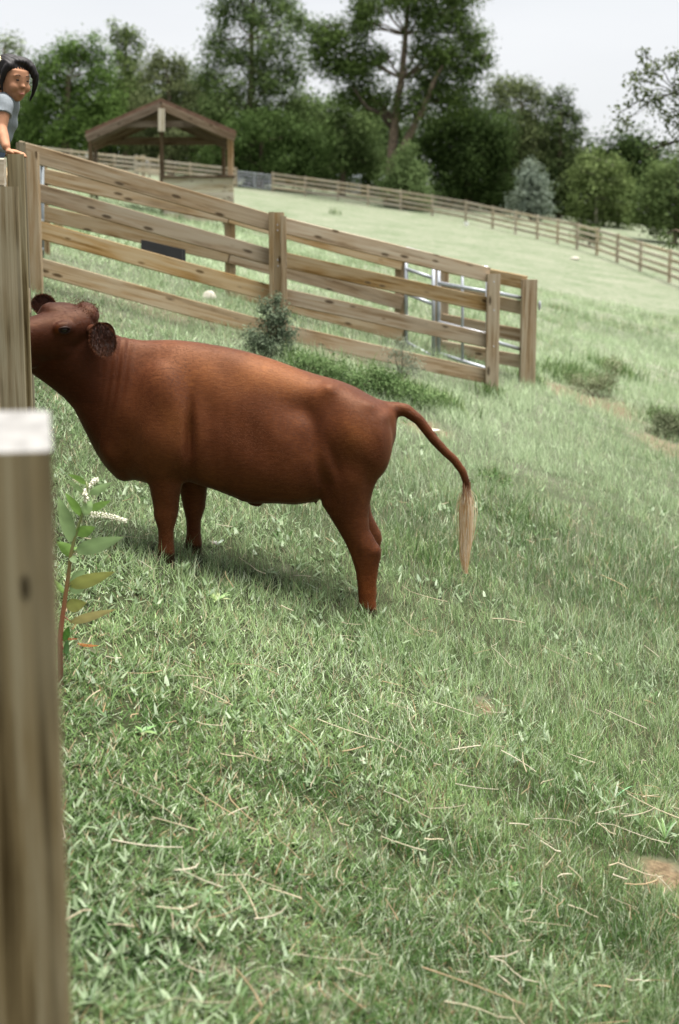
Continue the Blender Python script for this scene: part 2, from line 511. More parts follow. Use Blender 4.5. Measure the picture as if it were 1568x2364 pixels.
cg[dry] = lerp((.27, .21, .12), (.38, .33, .22), rng.random(dry.sum()))
dead = rng.random(n) < .03
cg[dead] = lerp((.17, .11, .06), (.3, .19, .1), rng.random(dead.sum()))
cg *= np.clip(rng.normal(1, .13, n), .6, 1.4)[:, None]
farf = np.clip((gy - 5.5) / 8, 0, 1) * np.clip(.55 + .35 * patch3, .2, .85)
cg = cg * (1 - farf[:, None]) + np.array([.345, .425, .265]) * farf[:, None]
cg *= (np.clip(rng.normal(1, .16, n), .5, 1.5) * np.clip(.74 + (gy - 3.6) * .13, .74, 1))[:, None]  # duller grass near the camera, its vignette darkening also put into the blade colour
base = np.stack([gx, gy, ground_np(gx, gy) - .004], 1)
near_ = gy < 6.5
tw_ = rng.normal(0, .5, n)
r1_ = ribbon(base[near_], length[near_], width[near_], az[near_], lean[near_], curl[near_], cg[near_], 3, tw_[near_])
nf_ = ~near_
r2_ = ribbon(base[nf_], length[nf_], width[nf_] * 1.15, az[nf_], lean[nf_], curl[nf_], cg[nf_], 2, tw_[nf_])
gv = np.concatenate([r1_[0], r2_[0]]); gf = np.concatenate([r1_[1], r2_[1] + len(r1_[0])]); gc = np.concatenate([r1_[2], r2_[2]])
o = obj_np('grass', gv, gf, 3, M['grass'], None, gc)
tag(o, 'short rough pasture grass of mixed green and dry blades', 'grass', kind='stuff')

# taller clumps of grass in the field
cl = []
for px, py, num, hgt, spread in ((1350, 880, 420, .30, 60), (1420, 860, 300, .28, 60), (1290, 870, 260, .22, 45), (770, 495, 60, .5, 14), (1545, 990, 420, .30, 50), (1140, 1108, 120, .14, 30),
                                 (900, 900, 800, .22, 120), (720, 860, 500, .25, 60), (1000, 930, 400, .2, 70), (1130, 915, 160, .2, 30), (1225, 885, 200, .22, 30), (660, 440, 160, .6, 60), (860, 460, 120, .5, 60),
                                 (130, 560, 200, .3, 60), (300, 600, 250, .25, 120), (1180, 1200, 260, .17, 120), (900, 1500, 240, .15, 160), (1300, 1750, 300, .14, 160), (1150, 2090, 200, .13, 90), (1000, 1300, 260, .16, 120)):
    h = hit(px, py); k = mpp(h.y)
    x = h.x + rng.normal(0, spread * k * .6, num); y = h.y + rng.normal(0, spread * k * .6, num)
    cl.append(np.stack([x, y, ground_np(x, y), np.full(num, hgt)], 1))
cl = np.concatenate(cl); n = len(cl)
tv, tf, tc_ = ribbon(cl[:, :3], cl[:, 3] * rng.uniform(.5, 1.1, n), .0035 * np.clip(cl[:, 1] / 5, 1, 6) * rng.uniform(.7, 1.4, n), rng.uniform(0, 6.28, n), np.abs(rng.normal(.25, .25, n)), rng.uniform(.2, 1.5, n),
                     lerp((.05, .11, .022), (.20, .26, .115), rng.random(n) ** 1.3), 3, rng.normal(0, .6, n))
o = obj_np('tall_grass', tv, tf, 3, M['grass'], None, tc_)
tag(o, 'taller soft grass growing in loose clumps across the slope', 'grass', kind='stuff')

# broad-leaved ground weeds knitted into the turf
wn_ = 16000
wy = np.exp(rng.uniform(math.log(3.2), math.log(14), wn_)); wx = wy * rng.uniform(-.3, .3, wn_)
wp = np.stack([wx, wy], 1)
kp = (vnoise(wp * 1.3, 21) + .35 * vnoise(wp * 4, 22) - .35 * wx / (.2 * wy) > .25) & (bare_np(wx, wy) < .3)
q_ = .07 + .006 * wy
cc_ = np.round(wp / q_[:, None]) * q_[:, None]
wp = np.where(rng.random((wn_, 1)) < .8, cc_ + rng.normal(0, .012, (wn_, 2)), wp)
wp = wp[kp]; n = len(wp)
wb_ = np.stack([wp[:, 0], wp[:, 1], ground_np(wp[:, 0], wp[:, 1]) + rng.uniform(.01, .04, n)], 1)
wv, wf, wc = ribbon(wb_, rng.uniform(.035, .075, n), rng.uniform(.009, .016, n) * np.clip(wp[:, 1] / 6, .8, 1.6), rng.uniform(0, 6.28, n), rng.uniform(.6, 1.3, n), rng.uniform(-.1, .7, n), lerp((.06, .12, .03), (.27, .34, .2), rng.random(n) ** 1.2), 3, rng.normal(0, .4, n))
o = obj_np('ground_weeds', wv, wf, 3, M['bigleaf'], None, wc)
tag(o, 'small flat-leaved weeds knitted into the near turf', 'weeds', kind='stuff')

# dry straw lying in the turf
sv, sf, sc = [], [], []
S = 290
off = 0
for i in range(S):
    y = math.exp(random.uniform(math.log(3.2), math.log(11))); x = y * random.uniform(-.26, .30)
    if random.random() < .25:
        hh = hit(random.gauss(1250, 260), random.uniform(1500, 2340)); x, y = hh.x, hh.y
    a = random.uniform(0, 6.28); L = random.choice((.06, .09, .12, .16, .24, .32)) * random.uniform(.7, 1.2)
    m = 5; w = random.uniform(.0014, .0034) * max(1, y / 7)
    z0 = random.uniform(.04, .085); lift = random.uniform(-.01, .05)
    bend = random.gauss(0, .16); c = np.array(random.choice(((.44, .38, .26), (.5, .45, .34), (.36, .27, .16), (.4, .36, .25)))) * random.uniform(.8, 1.15)
    px_, py_ = x, y; ang = a
    for k in range(m):
        zz = gz(px_, py_) + z0 + lift * k / m
        nx2, ny2 = -math.sin(ang) * w, math.cos(ang) * w
        tp = 1 - .6 * k / m
        sv += [(px_ - nx2 * tp, py_ - ny2 * tp, zz - w * .5), (px_ + nx2 * tp, py_ + ny2 * tp, zz - w * .5), (px_, py_, zz + w * tp)]
        sc += [c] * 3
        px_ += math.cos(ang) * L / m; py_ += math.sin(ang) * L / m; ang += bend + (random.gauss(0, .7) if random.random() < .25 else 0)
    for k in range(m - 1):
        q0 = off + 3 * k
        for p_, r_ in ((0, 2), (2, 1), (1, 0)):
            sf += [q0 + p_, q0 + r_, q0 + 3 + r_, q0 + 3 + p_]
    off += 3 * m
o = obj_np('dry_straw', np.array(sv), np.array(sf), 4, M['grass'], None, np.array(sc))
tag(o, 'pale dry straw stalks strewn over the turf', 'straw', kind='stuff')

# ------------------------------------------------------------------ boards, posts, fences
def board(name, parent, p0, p1, h, t, mat, up=Vector((0, 0, 1)), wob=.004, seed=None, ends=None):
    """a sawn board or post from p0 to p1: local X runs along it, local Z is its height h, local Y its thickness t"""
    p0 = Vector(p0); p1 = Vector(p1)
    d = p1 - p0; L = d.length; x = d.normalized()
    z = (up - x * up.dot(x)).normalized(); y = z.cross(x)
    r = random.Random(seed if seed is not None else random.random())
    ch = min(.006, t * .2, h * .1)
    nseg = max(2, min(8, int(L / .35)))
    sec = [(-t / 2 + ch, -h / 2), (t / 2 - ch, -h / 2), (t / 2, -h / 2 + ch), (t / 2, h / 2 - ch), (t / 2 - ch, h / 2), (-t / 2 + ch, h / 2), (-t / 2, h / 2 - ch), (-t / 2, -h / 2 + ch)]
    v = []; f = []
    ph, am = r.uniform(0, 6), r.uniform(-1, 1) * wob
    for i in range(nseg + 1):
        u = i / nseg
        oy = am * math.sin(3.1 * u + ph) ; oz = am * .8 * math.sin(2.3 * u + ph * 1.7); sc_ = 1 + r.uniform(-.012, .012)
        for a, b in sec:
            v.append((u * L, a + oy, b * sc_ + oz))
    for i in range(nseg):
        for j in range(8):
            k = (j + 1) % 8
            f.append((i * 8 + j, (i + 1) * 8 + j, (i + 1) * 8 + k, i * 8 + k))
    f.append(tuple(range(8))); f.append(tuple(nseg * 8 + j for j in range(7, -1, -1)))
    me = bpy.data.meshes.new(name); me.from_pydata(v, [], f); me.update(); me.materials.append(mat)
    o = bpy.data.objects.new(name, me)
    pl = world_loc(parent) if parent is not None else Vector((0, 0, 0))
    mt = Matrix((x, y, z)).transposed().to_4x4(); mt.translation = p0 - pl
    o.matrix_local = mt
    link(o, parent)
    o.matrix_basis = mt
    return o
def post(parent, base, top, w, t, mat, bury=.4, face=Vector((0, 1, 0)), name='post'):
    b = Vector(base); tp = Vector(top)
    d = (tp - b).normalized()
    return board(name, parent, b - d * bury, tp, w, t, mat, up=Vector((1, 0, 0)) if abs(face.y) > .5 else Vector((0, 1, 0)), wob=.002)
def nail_heads(parent, pts):
    for p in pts:
        mb = MB(); mb.ellip(p, (.008, 0, 0), (0, .004, 0), (0, 0, .008), 8, 4)
        mb.build('nail_head', M['galv'], parent)

# --- fence A: the four-rail fence behind the cow
A_POST = [(70, 14.0, 350), (640, 15.2, 490), (1140, 16.2, 632)]
fa = thing('board_fence', (P(640, 790, 15.2).x, 15.2, gz(P(640, 790, 15.2).x, 15.2)), 'four-rail weathered timber fence running downhill behind the cow', 'fence')
A_RAILS = [((70, 356), (640, 517), (1122, 634)), ((70, 442), (640, 596), (1122, 704)), ((75, 525), (640, 682), (1122, 786)), ((78, 612), (640, 764), (1122, 868))]
def depthA(px):
    return 14.0 + (px - 70) / (640 - 70) * 1.2 if px < 640 else 15.2 + (px - 640) / 500 * 1.0
for px, Y, top in A_POST:
    tp = P(px, top, Y - .05); b = Vector((tp.x, tp.y, gz(tp.x, tp.y)))
    post(fa, b, tp, .145, .10, M['rail'])
tp = P(655, 499, 15.06); post(fa, Vector((tp.x, tp.y, gz(tp.x, tp.y))), tp, .06, .035, M['rail'], name='post_cover')
tp = P(626, 489, 15.06); post(fa, Vector((tp.x, tp.y, gz(tp.x, tp.y))), tp, .055, .035, M['rail'], name='post_cover')
for a, b, c in A_RAILS:
    e0 = P(a[0] - 30, a[1] - 9, depthA(a[0]) + .06); e1 = P(b[0], b[1], depthA(b[0]) + .06); e2 = P(c[0] + 6, c[1], depthA(c[0]) + .06)
    d = (e1 - e0).normalized() * .004
    board('rail', fa, e0, e1 - d, .172, .042, M['rail'], wob=.012)
    board('rail', fa, e1 + d, e2, .165, .042, M['rail'], wob=.012)
nail_heads(fa, [P(px, py, depthA(px) - .128) for px, py in ((641, 519), (641, 532), (641, 600), (642, 614), (641, 688), (641, 768), (1141, 650), (1141, 716), (1141, 800))])

# --- fence B: the back side of the lane
fb = thing('board_fence', (P(530, 700, 17.4).x, 17.4, gz(P(530, 700, 17.4).x, 17.4)), 'second board fence forming the far side of the narrow lane', 'fence')
B = [(95, 16.6, 385), (530, 17.3, 470), (924, 18.0, 598)]
for px, Y, top in B:
    tp = P(px, top, Y); post(fb, Vector((tp.x, tp.y, gz(tp.x, tp.y))), tp, .125, .10, M['rail'])
for r0, r1, r2 in ((403, 498, 607), (489, 590, 700), (None, 668, 772)):
    Y0, Y1, Y2 = 16.54, 17.24, 17.94
    if r0: board('rail', fb, P(88, r0, Y0), P(527, r1, Y1), .175, .04, M['rail'], wob=.012)
    board('rail', fb, P(531, r1, Y1), P(928, r2, Y2), .175, .04, M['rail'], wob=.012)
# --- fence C: end piece with big end post
fc = thing('board_fence', (P(1220, 885, 17.7).x, 17.7, gz(P(1220, 885, 17.7).x, 17.7)), 'short board fence ending at a thick post behind the metal gate', 'fence')
tp = P(1222, 645, 17.7); post(fc, Vector((tp.x, tp.y, gz(tp.x, tp.y))), tp, .185, .17, M['rail'])
tp = P(1026, 594, 18.5); post(fc, Vector((tp.x, tp.y, gz(tp.x, tp.y))), tp, .12, .10, M['rail'])
for a, b in ((612, 653), (672, 712), (738, 776), (800, 836)):
    board('rail', fc, P(1020, a, 18.42), P(1214, b, 17.72), .165, .04, M['rail'], wob=.008)
mb = MB(); q = P(1246, 705, 17.7); mb.ellip(q, (.02, 0, 0), (0, .03, 0), (0, 0, .06), 8, 6); mb.build('gate_latch', M['galv'], fc)

# --- tubular gates
def gate(label, corners, tubes, braces, group=None):
    """corners: (px, ytop, ybot, Y) left and right"""
    (l, lt, lb, lY), (r, rt, rb, rY) = corners
    base = P((l + r) / 2, (lb + rb) / 2, (lY + rY) / 2)
    t = thing('tubular_gate', base, label, 'gate', group)
    def pt(u, v): return P(l, lt + (lb - lt) * v, lY).lerp(P(r, rt + (rb - rt) * v, rY), u)
    for u in (0, 1):
        mb = MB(); mb.tube([pt(u, -.01), pt(u, 1.01)], .024, 10); mb.build('upright', M['galv'], t, smooth=True)
    for v in tubes:
        mb = MB(); mb.tube([pt(0, v), pt(1, v)], .023, 10); mb.build('tube', M['galv'], t, smooth=True)
    for u in braces:
        mb = MB(); mb.tube([pt(u, 0), pt(u, 1)], .018, 8); mb.build('brace', M['galv'], t, smooth=True)
    return t
M['steel'] = simple('grey_painted_steel', (.16, .18, .19), .5, .4, .2, .15, 14)
gate('galvanised tube gate closing the lane beside the end post of the fence', ((1013, 603, 816, 17.9), (1126, 619, 852, 16.9)), (0, .235, .66, 1), (.5,))
gate('short galvanised gate panel between lane fence and tube gate', ((938, 573, 790, 17.95), (1001, 591, 824, 17.7)), (0, .22, .48, .72, 1), ())
gate('two-bar galvanised gate stub between the two end posts', ((1138, 650, 792, 16.6), (1214, 664, 814, 18.1)), (.17, .97), ())
gt = gate('grey metal gate standing edge-on beside the far corner post', ((74, 352, 664, 14.25), (97, 380, 640, 16.2)), (0, .25, .5, .75, 1), (.5,))
for ch in gt.children: ch.data.materials[0] = M['steel']
tp = P(1011, 640, 17.95); b = Vector((tp.x, tp.y, gz(tp.x, tp.y)))
t = thing('gate_post', b, 'slim pale post between the two metal gates', 'post'); post(t, b, P(1011, 600, 17.95), .085, .085, M['far_rail'])
for px, Y, top, lab in ((104, 19.0, 488, 'rounded wooden stake behind the lane beside the metal gate'), (135, 19.5, 500, 'short square stake standing in the grass behind the lane')):
    tp = P(px, top, Y); b = Vector((tp.x, tp.y, gz(tp.x, tp.y)))
    t = thing('wooden_stake', b, lab, 'stake'); post(t, b, tp, .12, .09, M['rail'])

# --- left fence line: big near post, middle posts where the cow pushes its head
fl = thing('corral_fence', (-1.5, 6.5, gz(-1.5, 6.5)), 'tall timber corral fence with thick posts that the cow pushes its nose past', 'fence')
def lx(y): return -.22 * y + .026
# near post with a sloping pale top
Yn = 1.9
PD = .13
xr = P(121, 1045, Yn).x
zf = P(0, 1042, Yn).z; zb = P(0, 946, Yn + PD).z
mb = MB()
w = .17
c = .006
FA = math.atan(.225)                       # the fence line's bearing: posts stand square to it
fx, fy = -math.sin(FA), math.cos(FA)       # along the fence
sx_, sy_ = math.cos(FA), math.sin(FA)      # across it
zg = gz(xr - .1, Yn + .07) - .4
rings = []
for zz in np.linspace(0, 1, 9):
    ring = []
    for (a_, d_) in ((-w, c), (-w + c, 0), (-c, 0), (0, c), (0, PD - c), (-c, PD), (-w + c, PD), (-w, PD - c)):
        ztop = zf + (zb - zf) * d_ / PD
        ring.append((xr + sx_ * a_ + fx * d_, Yn + sy_ * a_ + fy * d_, zg + (ztop - zg) * zz))
    rings.append(ring)
mb.rings(rings)
npost = mb.build('post', M['post'], fl, origin=(xr - w / 2, Yn + .07, zg))
# the grain of the wood shader runs along local X: lay the mesh along X and turn the object upright
def stand_up(o):
    for v_ in o.data.vertices: v_.co = (v_.co.z, v_.co.y, -v_.co.x)
    o.rotation_euler = (0, -math.pi / 2, 0)
    o.data.update()
stand_up(npost)
M['endgrain'] = simple('pale_end_grain', (.2, .195, .185), .95, .05, 0, .2, 30)
npost.data.materials.append(M['endgrain'])
npost.data.polygons[len(npost.data.polygons) - 1].material_index = 1
npost['label'] = 'blurred near fence post with pale sloping top'
# middle post pair
def sq_post(px_l, px_r, top, Y, depth, mat, name='post', lean=0.0):
    tl = P(px_l, top, Y); tr = P(px_r, top, Y)
    w_ = tr.x - tl.x; cx = (tl.x + tr.x) / 2; 
    zb_ = gz(cx, Y) - .4
    return board(name, fl, (cx - lean, Y + depth / 2, zb_), (cx, Y + depth / 2, tl.z), w_, depth, mat, up=Vector((sx_, sy_, 0)), wob=.001)
sq_post(-46, 36, 430, 6.2, .09, M['post'], 'post')
sq_post(8, 47, 355, 6.45, .13, M['post'], 'post')
sq_post(32, 54, 328, 9.6, .12, M['post'], 'post')
for zt in (-.22, -.62, -1.02, -1.42):
    # rails fixed on the outer side, between the corner post and the near post, following the slope
    y0, y1 = 1.75, 6.3
    top0 = P(0, 946, 1.7).z + .02; top1 = P(0, 430, 6.2).z
    board('rail', fl, (lx(y0) - .19, y0, top0 + zt), (lx(y1) - .17, y1, top1 + zt + .15), .15, .04, M['rail'], up=Vector((0, 0, 1)))
for zt in (-.25, -.62, -1.0, -1.4):
    y0, y1 = 6.6, 13.9
    t0 = P(0, 355, 6.45).z; t1 = P(0, 350, 14).z
    board('rail', fl, (lx(y0) - .15, y0, t0 + zt), (lx(y1) - .12, y1, t1 + zt * .8), .15, .04, M['rail'])
# bright cut end of the loose top board on the outer side of the middle post
board('rail', fl, P(-120, 392, 6.33), P(12, 398, 6.33), .12, .05, M['far_rail'])

# --- far fence along the field edge
ff = thing('pasture_fence', hit(1000, 505), 'long four-rail timber fence along the far edge of the pasture', 'fence')
FP = [(60, 365, 104), (165, 383, 104), (265, 397, 105), (345, 408, 105), (440, 422, 105.5), (545, 434, 106), (630, 440, 106), (705, 451, 105), (780, 463, 104), (850, 478, 102.5), (925, 492, 101), (998, 505, 99), (1075, 523, 96), (1137, 539, 92),
      (1190, 551, 88.5), (1240, 562, 85), (1287, 573, 82), (1332, 583, 79), (1378, 594, 76), (1425, 607, 72), (1478, 630, 68), (1545, 660, 63), (1625, 700, 57), (1720, 752, 51)]
FW = []
for px, py, Y in FP:
    x = P(px, py, Y).x
    FW.append(Vector((x, Y, gz(x, Y))))
for i, b in enumerate(FW):
    post(ff, b, b + Vector((0, 0, 1.42)), .15, .13, M['far_rail'])
for i in range(len(FW) - 1):
    if i == 5: continue                   # the gap that a metal gate closes
    for hh in (.32, .64, .96, 1.28):
        o_ = Vector((0, -.1, hh))
        board('rail', ff, FW[i] + o_ + Vector((.01, 0, 0)), FW[i + 1] + o_ - Vector((.01, 0, 0)), .15, .04, M['far_rail'], wob=.01)
def far_gate(a, b, label, hgt=1.2, n_=5):
    t = thing('tubular_gate', (a + b) / 2, label, 'gate')
    for k in range(n_):
        z = Vector((0, 0, .2 + hgt * k / n_)); mb = MB(); mb.tube([a + z, b + z], .03, 8); mb.build('tube', M['galv'], t)
    for u in (.02, .5, .98):
        p_ = a.lerp(b, u); mb = MB(); mb.tube([p_ + Vector((0, 0, .15)), p_ + Vector((0, 0, hgt))], .03, 8); mb.build('upright', M['galv'], t)
d = (FW[6] - FW[5]); far_gate(FW[5] + d * .05, FW[6] - d * .05, 'grey metal field gate in the far fence right of the shelter')
a = P(312, 402, 60); b = P(372, 408, 60)
for q in (a, b): q.z = gz(q.x, q.y)
t = thing('hurdle', (a + b) / 2, 'small whitish timber hurdle behind the open shelter', 'hurdle')
zb0 = P(312, 400, 60).z
for py0, py1 in ((364, 371), (378, 383), (392, 397)):
    board('rail', t, P(312, py0, 60), P(372, py1, 60), .12, .05, M['far_rail'])
for px in (314, 330, 371):
    tp = P(px, 358, 60.05); post(t, Vector((tp.x, tp.y, gz(tp.x, tp.y))), tp, .18, .1, M['far_rail'])

# ------------------------------------------------------------------ open shelter with gable roof
SY = 36.0
q = P(455, 520, SY)
sh = thing('shelter', (q.x, SY, gz(q.x, SY)), 'open timber shelter with low gable roof and half-height board wall', 'shelter')
DEP = 2.3
ap = P(371, 226, SY - .5); el = P(197, 302, SY - .5); er = P(545, 301, SY - .5)
# roof: two slopes of overlapping boards, thickness below
for s, e in ((-1, el), (1, er)):
    rf = MB()
    th = Vector((0, 0, -.09))
    A_, B_ = ap.copy(), e.copy(); A2 = ap + Vector((-.115 * (DEP + .9), DEP + .9, 0)); B2 = e + Vector((-.115 * (DEP + .9), DEP + .9, 0))
    rf.add([A_, B_, B2, A2, A_ + th, B_ + th, B2 + th, A2 + th], [(0, 1, 2, 3), (4, 7, 6, 5), (0, 4, 5, 1), (1, 5, 6, 2), (2, 6, 7, 3), (3, 7, 4, 0)])
    rfo = rf.build('roof_slope', M['roof'], sh)
    dd = e - ap
    # barge board in front of each slope and a rafter pair under it
    off_ = Vector((0, -.03, -.19))
    board('barge_board', sh, ap + off_, ap + dd * .99 + off_, .17, .04, M['shelter'])
    for yy in (.5, 1.6, 2.7):
        o_ = Vector((-.115 * yy, yy, -.20)); board('rafter', sh, ap + o_, ap + dd * .97 + o_, .16, .07, M['shelter'])
tp = P(373, 250, SY - .56); bt = P(373, 303, SY - .56)
board('king_post', sh, bt, tp, .16, .10, M['far_rail'], up=Vector((1, 0, 0)), wob=.001)
board('collar_beam', sh, P(280, 287, SY - .42), P(462, 286, SY - .42), .15, .08, M['shelter'])
for yy in (DEP,):
    board('tie_beam', sh, P(228, 306, SY) + Vector((-.115 * yy, yy, 0)), P(534, 306, SY) + Vector((-.115 * yy, yy, 0)), .2, .1, M['shelter'])
for px, yy, w_, top in ((534, 0, .14, 300), (377, .3, .10, 296), (214, 0, .09, 308), (526, DEP, .10, 300), (214, DEP, .09, 308)):
    b = P(px, 520, SY); b = Vector((b.x - .115 * yy, SY + yy, 0)); b.z = gz(b.x, b.y); tp = Vector((b.x, b.y, P(px, top, SY).z))
    post(sh, b, tp, w_, .14, M['shelter_post'] if px == 534 else M['shelter'], .3)
zt = P(455, 408, SY).z; k = 0
zlow = gz(P(455, 500, SY).x, SY) + .04
nb = 6
for k in range(nb):
    z = zt - .08 - k * (zt - zlow) / nb
    a = P(377, 450, SY - .1); b = P(540, 450, SY - .1)
    board('wall_board', sh, Vector((a.x, SY - .1, z)), Vector((b.x, SY - .1, z)), (zt - zlow) / nb - .012, .03, M['far_rail'])
a = P(374, 408, SY - .14); b = P(543, 408, SY - .14); board('wall_cap', sh, a, b, .06, .12, M['shelter'])

# ------------------------------------------------------------------ small things in the field
mb = MB()
a = P(330, 560, 15.6); b = P(425, 582, 15.9)
dv = b - a; hgt = .2
def trough(a, b):
    mb = MB(); 
    for s0, s1, z0, z1 in ((-.16, .16, 0, .03), (-.16, -.13, .03, .2), (.13, .16, .03, .2)):
        vs = []
        for p_ in (a, b):
            for s in (s0, s1):
                for z in (z0, z1): vs.append(p_ + Vector((0, s, z - .17)))
        mb.add(vs, [(0, 1, 3, 2), (4, 6, 7, 5), (0, 4, 5, 1), (2, 3, 7, 6), (0, 2, 6, 4), (1, 5, 7, 3)])
    return mb
t = trough(a, b).build('feed_trough', M['black'], None, origin=(a + b) / 2)
tag(t, 'long black feed trough hanging behind the upper rails of the fence', 'trough')
def stone(px, py, rpx, label, hscale=.6, mat='stone'):
    h = hit(px, py); r = rpx * mpp(h.y)
    mb = MB(); mb.ellip((h.x, h.y, h.z + r * hscale * .3), (r, 0, 0), (0, r * .8, 0), (0, 0, r * hscale), 14, 9)
    me = mb.mesh('rock', M[mat], (h.x, h.y, h.z), True)
    v = get_v(me); v *= (1 + .16 * vnoise(v / r * 1.4, int(px)))[:, None]; me.vertices.foreach_set('co', v.ravel()); me.update()
    o = bpy.data.objects.new('rock', me); o.location = (h.x, h.y, h.z); link(o); tag(o, label, 'rock')
stone(484, 690, 16, 'pale rounded rock in the lane under the lowest rail', .9)
stone(978, 992, 36, 'flat pale stone slab half sunk in grass behind the tail', .03)
stone(1328, 598, 12, 'small flat white stone out in the open field', .3)
stone(1022, 468, 14, 'pale mossy boulder standing behind the far fence', 1.0)
h = hit(1077, 521); r = 5.5 * mpp(h.y)
mb = MB(); mb.rings([[(h.x + rr * math.cos(a), h.y + rr * math.sin(a), h.z + zz) for a in np.linspace(0, 6.283, 15)[:-1]] for rr, zz in ((r * .75, 0), (r, r * 1.7), (r * .93, r * 1.7), (r * .7, r * .1))], True, True)
tag(mb.build('bucket', M['white'], None, origin=h, smooth=False), 'small white bucket at the foot of the far fence', 'bucket')
# pale shed glimpsed through the trees
q = P(806, 430, 122); zg_ = gz(q.x, 122)
s_ = thing('shed', (q.x, 122, zg_), 'pale grey shed glimpsed between trees beyond the far fence', 'shed')
mb = MB(); mb.box(P(778, 0, 122).x, P(834, 0, 122).x, 122, 125, zg_, P(0, 408, 122).z); mb.build('wall', simple('pale_siding', (.5, .54, .6), .6, .3, 0, .1, 3), s_)
mb = MB(); l = P(776, 408, 121.6); r_ = P(836, 408, 121.6); tz = P(0, 388, 122).z
mb.add([l, r_, r_ + Vector((0, 4, 0)), l + Vector((0, 4, 0)), Vector((l.x, 123.5, tz)), Vector((r_.x, 123.5, tz))], [(0, 1, 5, 4), (2, 3, 4, 5), (0, 4, 3), (1, 2, 5), (0, 3, 2, 1)])
mb.build('roof', simple('pale_roof', (.55, .6, .66), .6, .3, 0, .1, 3), s_)

# ------------------------------------------------------------------ trees
LEAFK = 13.0
def leaf_cloud(cl, leaf, colA, colB, k, sub=60, seed=0, up=.35, hang=0.0, shell=.5, aspect=.55, gap=.36):
    """cl: list of (center Vector, rx, ry, rz) -> many leaf-sized faces grouped in twigs"""
    r = np.random.default_rng(seed)
    vs, cs = [], []
    for c, rx, ry, rz in cl:
        c = np.array(c)
        ns = max(7, int(sub * (rx * rz) / (leaf * leaf * 60)))
        d = r.normal(size=(ns, 3)); d /= np.linalg.norm(d, axis=1)[:, None]
        rad = (r.random(ns) ** shell)[:, None] * (1 + .18 * r.normal(size=(ns, 1)))
        tw = c + d * rad * np.array([rx, ry, rz])
        tcol = r.normal(0, .16, ns)
        nl = max(4, int(LEAFK * k * (rx * rz) / (leaf * leaf) / ns))
        tsz = gap * .72 * (rx * ry * rz) ** (1 / 3) * (8.0 / max(8.0, ns)) ** (1 / 3) * 1.5 + leaf * .35
        pos = np.repeat(tw, nl, 0) + r.normal(size=(ns * nl, 3)) * tsz * np.array([1, 1, .75])
        n = len(pos)
        pos[:, 2] -= hang * r.random(n) * tsz
        out = (pos - c) / np.array([rx, ry, rz]); out /= np.maximum(np.linalg.norm(out, axis=1), .2)[:, None]
        nr = r.normal(size=(n, 3)) * .55 + out * .9 + np.array([0, 0, up]); nr /= np.linalg.norm(nr, axis=1)[:, None]
        t = np.cross(nr, r.normal(size=(n, 3))); t /= np.maximum(np.linalg.norm(t, axis=1), 1e-3)[:, None]
        b = np.cross(nr, t)
        L = (leaf * r.uniform(.6, 1.3, n))[:, None]
        v = np.stack([pos - t * L * .5, pos + b * L * aspect * .5 + nr * L * .08, pos + t * L * .5, pos - b * L * aspect * .5 + nr * L * .08], 1)
        vs.append(v.reshape(-1, 3))
        m = np.clip(r.random(n) * .6 + .2 + np.repeat(tcol, nl), 0, 1)
        cs.append(np.repeat(lerp(colA, colB, m), 4, axis=0))
    v = np.concatenate(vs); c = np.concatenate(cs)
    return v, np.arange(len(v)), c
def limb(mb, pts, rad, n=7, jit=.0, seed=0):
    r = random.Random(seed); out = []; ro = []
    for i in range(len(pts) - 1):
        for k in range(4):
            u = k / 4
            p_ = Vector(pts[i]).lerp(Vector(pts[i + 1]), u)
            if i or k: p_ += Vector((r.gauss(0, jit), r.gauss(0, jit), 0))
            out.append(p_); ro.append(rad[i] + (rad[i + 1] - rad[i]) * u)
    out.append(Vector(pts[-1])); ro.append(rad[-1])
    mb.tube(out, ro, n)
def tree(name, label, Y, trunk, clumps, colA, colB, leaf=.25, k=3.4, bark='bark', cat='tree', group='trees beyond the far fence', seed=1, **kw):
    b = P(trunk[0][0], trunk[0][1], Y); b.z = gz(b.x, Y)
    t = thing(name, b, label, cat, group)
    r = random.Random(seed)
    mp = mpp(Y)
    tr = MB()
    pts = [b - Vector((0, 0, .3))] + [P(px, py, Y + dy) for px, py, rr, dy in trunk[1:]]
    rad = [trunk[0][2] * mp] + [rr * mp for px, py, rr, dy in trunk[1:]]
    limb(tr, pts, rad, 9, .02, seed)
    cl = []
    for c in clumps:
        px, py, rx, ry = c[:4]; dy = c[4] if len(c) > 4 else r.uniform(-.5, .5) * rx * mp
        ctr = P(px, py, Y + dy)
        cl.append((ctr, rx * mp, min(rx, 1.3 * ry) * mp, ry * mp))
        # a limb from the trunk into every clump
        best = min(range(1, len(pts)), key=lambda i: (pts[i] - ctr).length + max(0, pts[i].z - ctr.z) * 2)
        s0 = pts[best]; r0 = max(.00045 * Y, rad[best] * .5)
        mid = s0.lerp(ctr, .5) + Vector((0, 0, .12 * (ctr - s0).length))
        limb(tr, [s0, mid, ctr], [r0, r0 * .6, r0 * .25], 6, .03 * (ctr - s0).length, seed + len(cl))
        for q_ in range(3):
            e = ctr + Vector((r.gauss(0, .5) * rx * mp, r.gauss(0, .5) * rx * mp, r.uniform(.1, .8) * ry * mp))
            limb(tr, [mid, ctr.lerp(e, .4), e], [r0 * .35, r0 * .22, r0 * .08], 5, .02 * rx * mp, seed + q_)
    tr.build('trunk', M[bark], t, smooth=True)
    v, f, c = leaf_cloud(cl, leaf, np.array(colA) * np.array((.8, .92, .62)), np.array(colB) * np.array((1.18, 1.28, .98)), k, seed=seed, **kw)
    obj_np('crown', v, f, 4, M['leaf'], t, c)
    return t
G1, G2 = (.03, .052, .016), (.105, .155, .052)      # oak greens
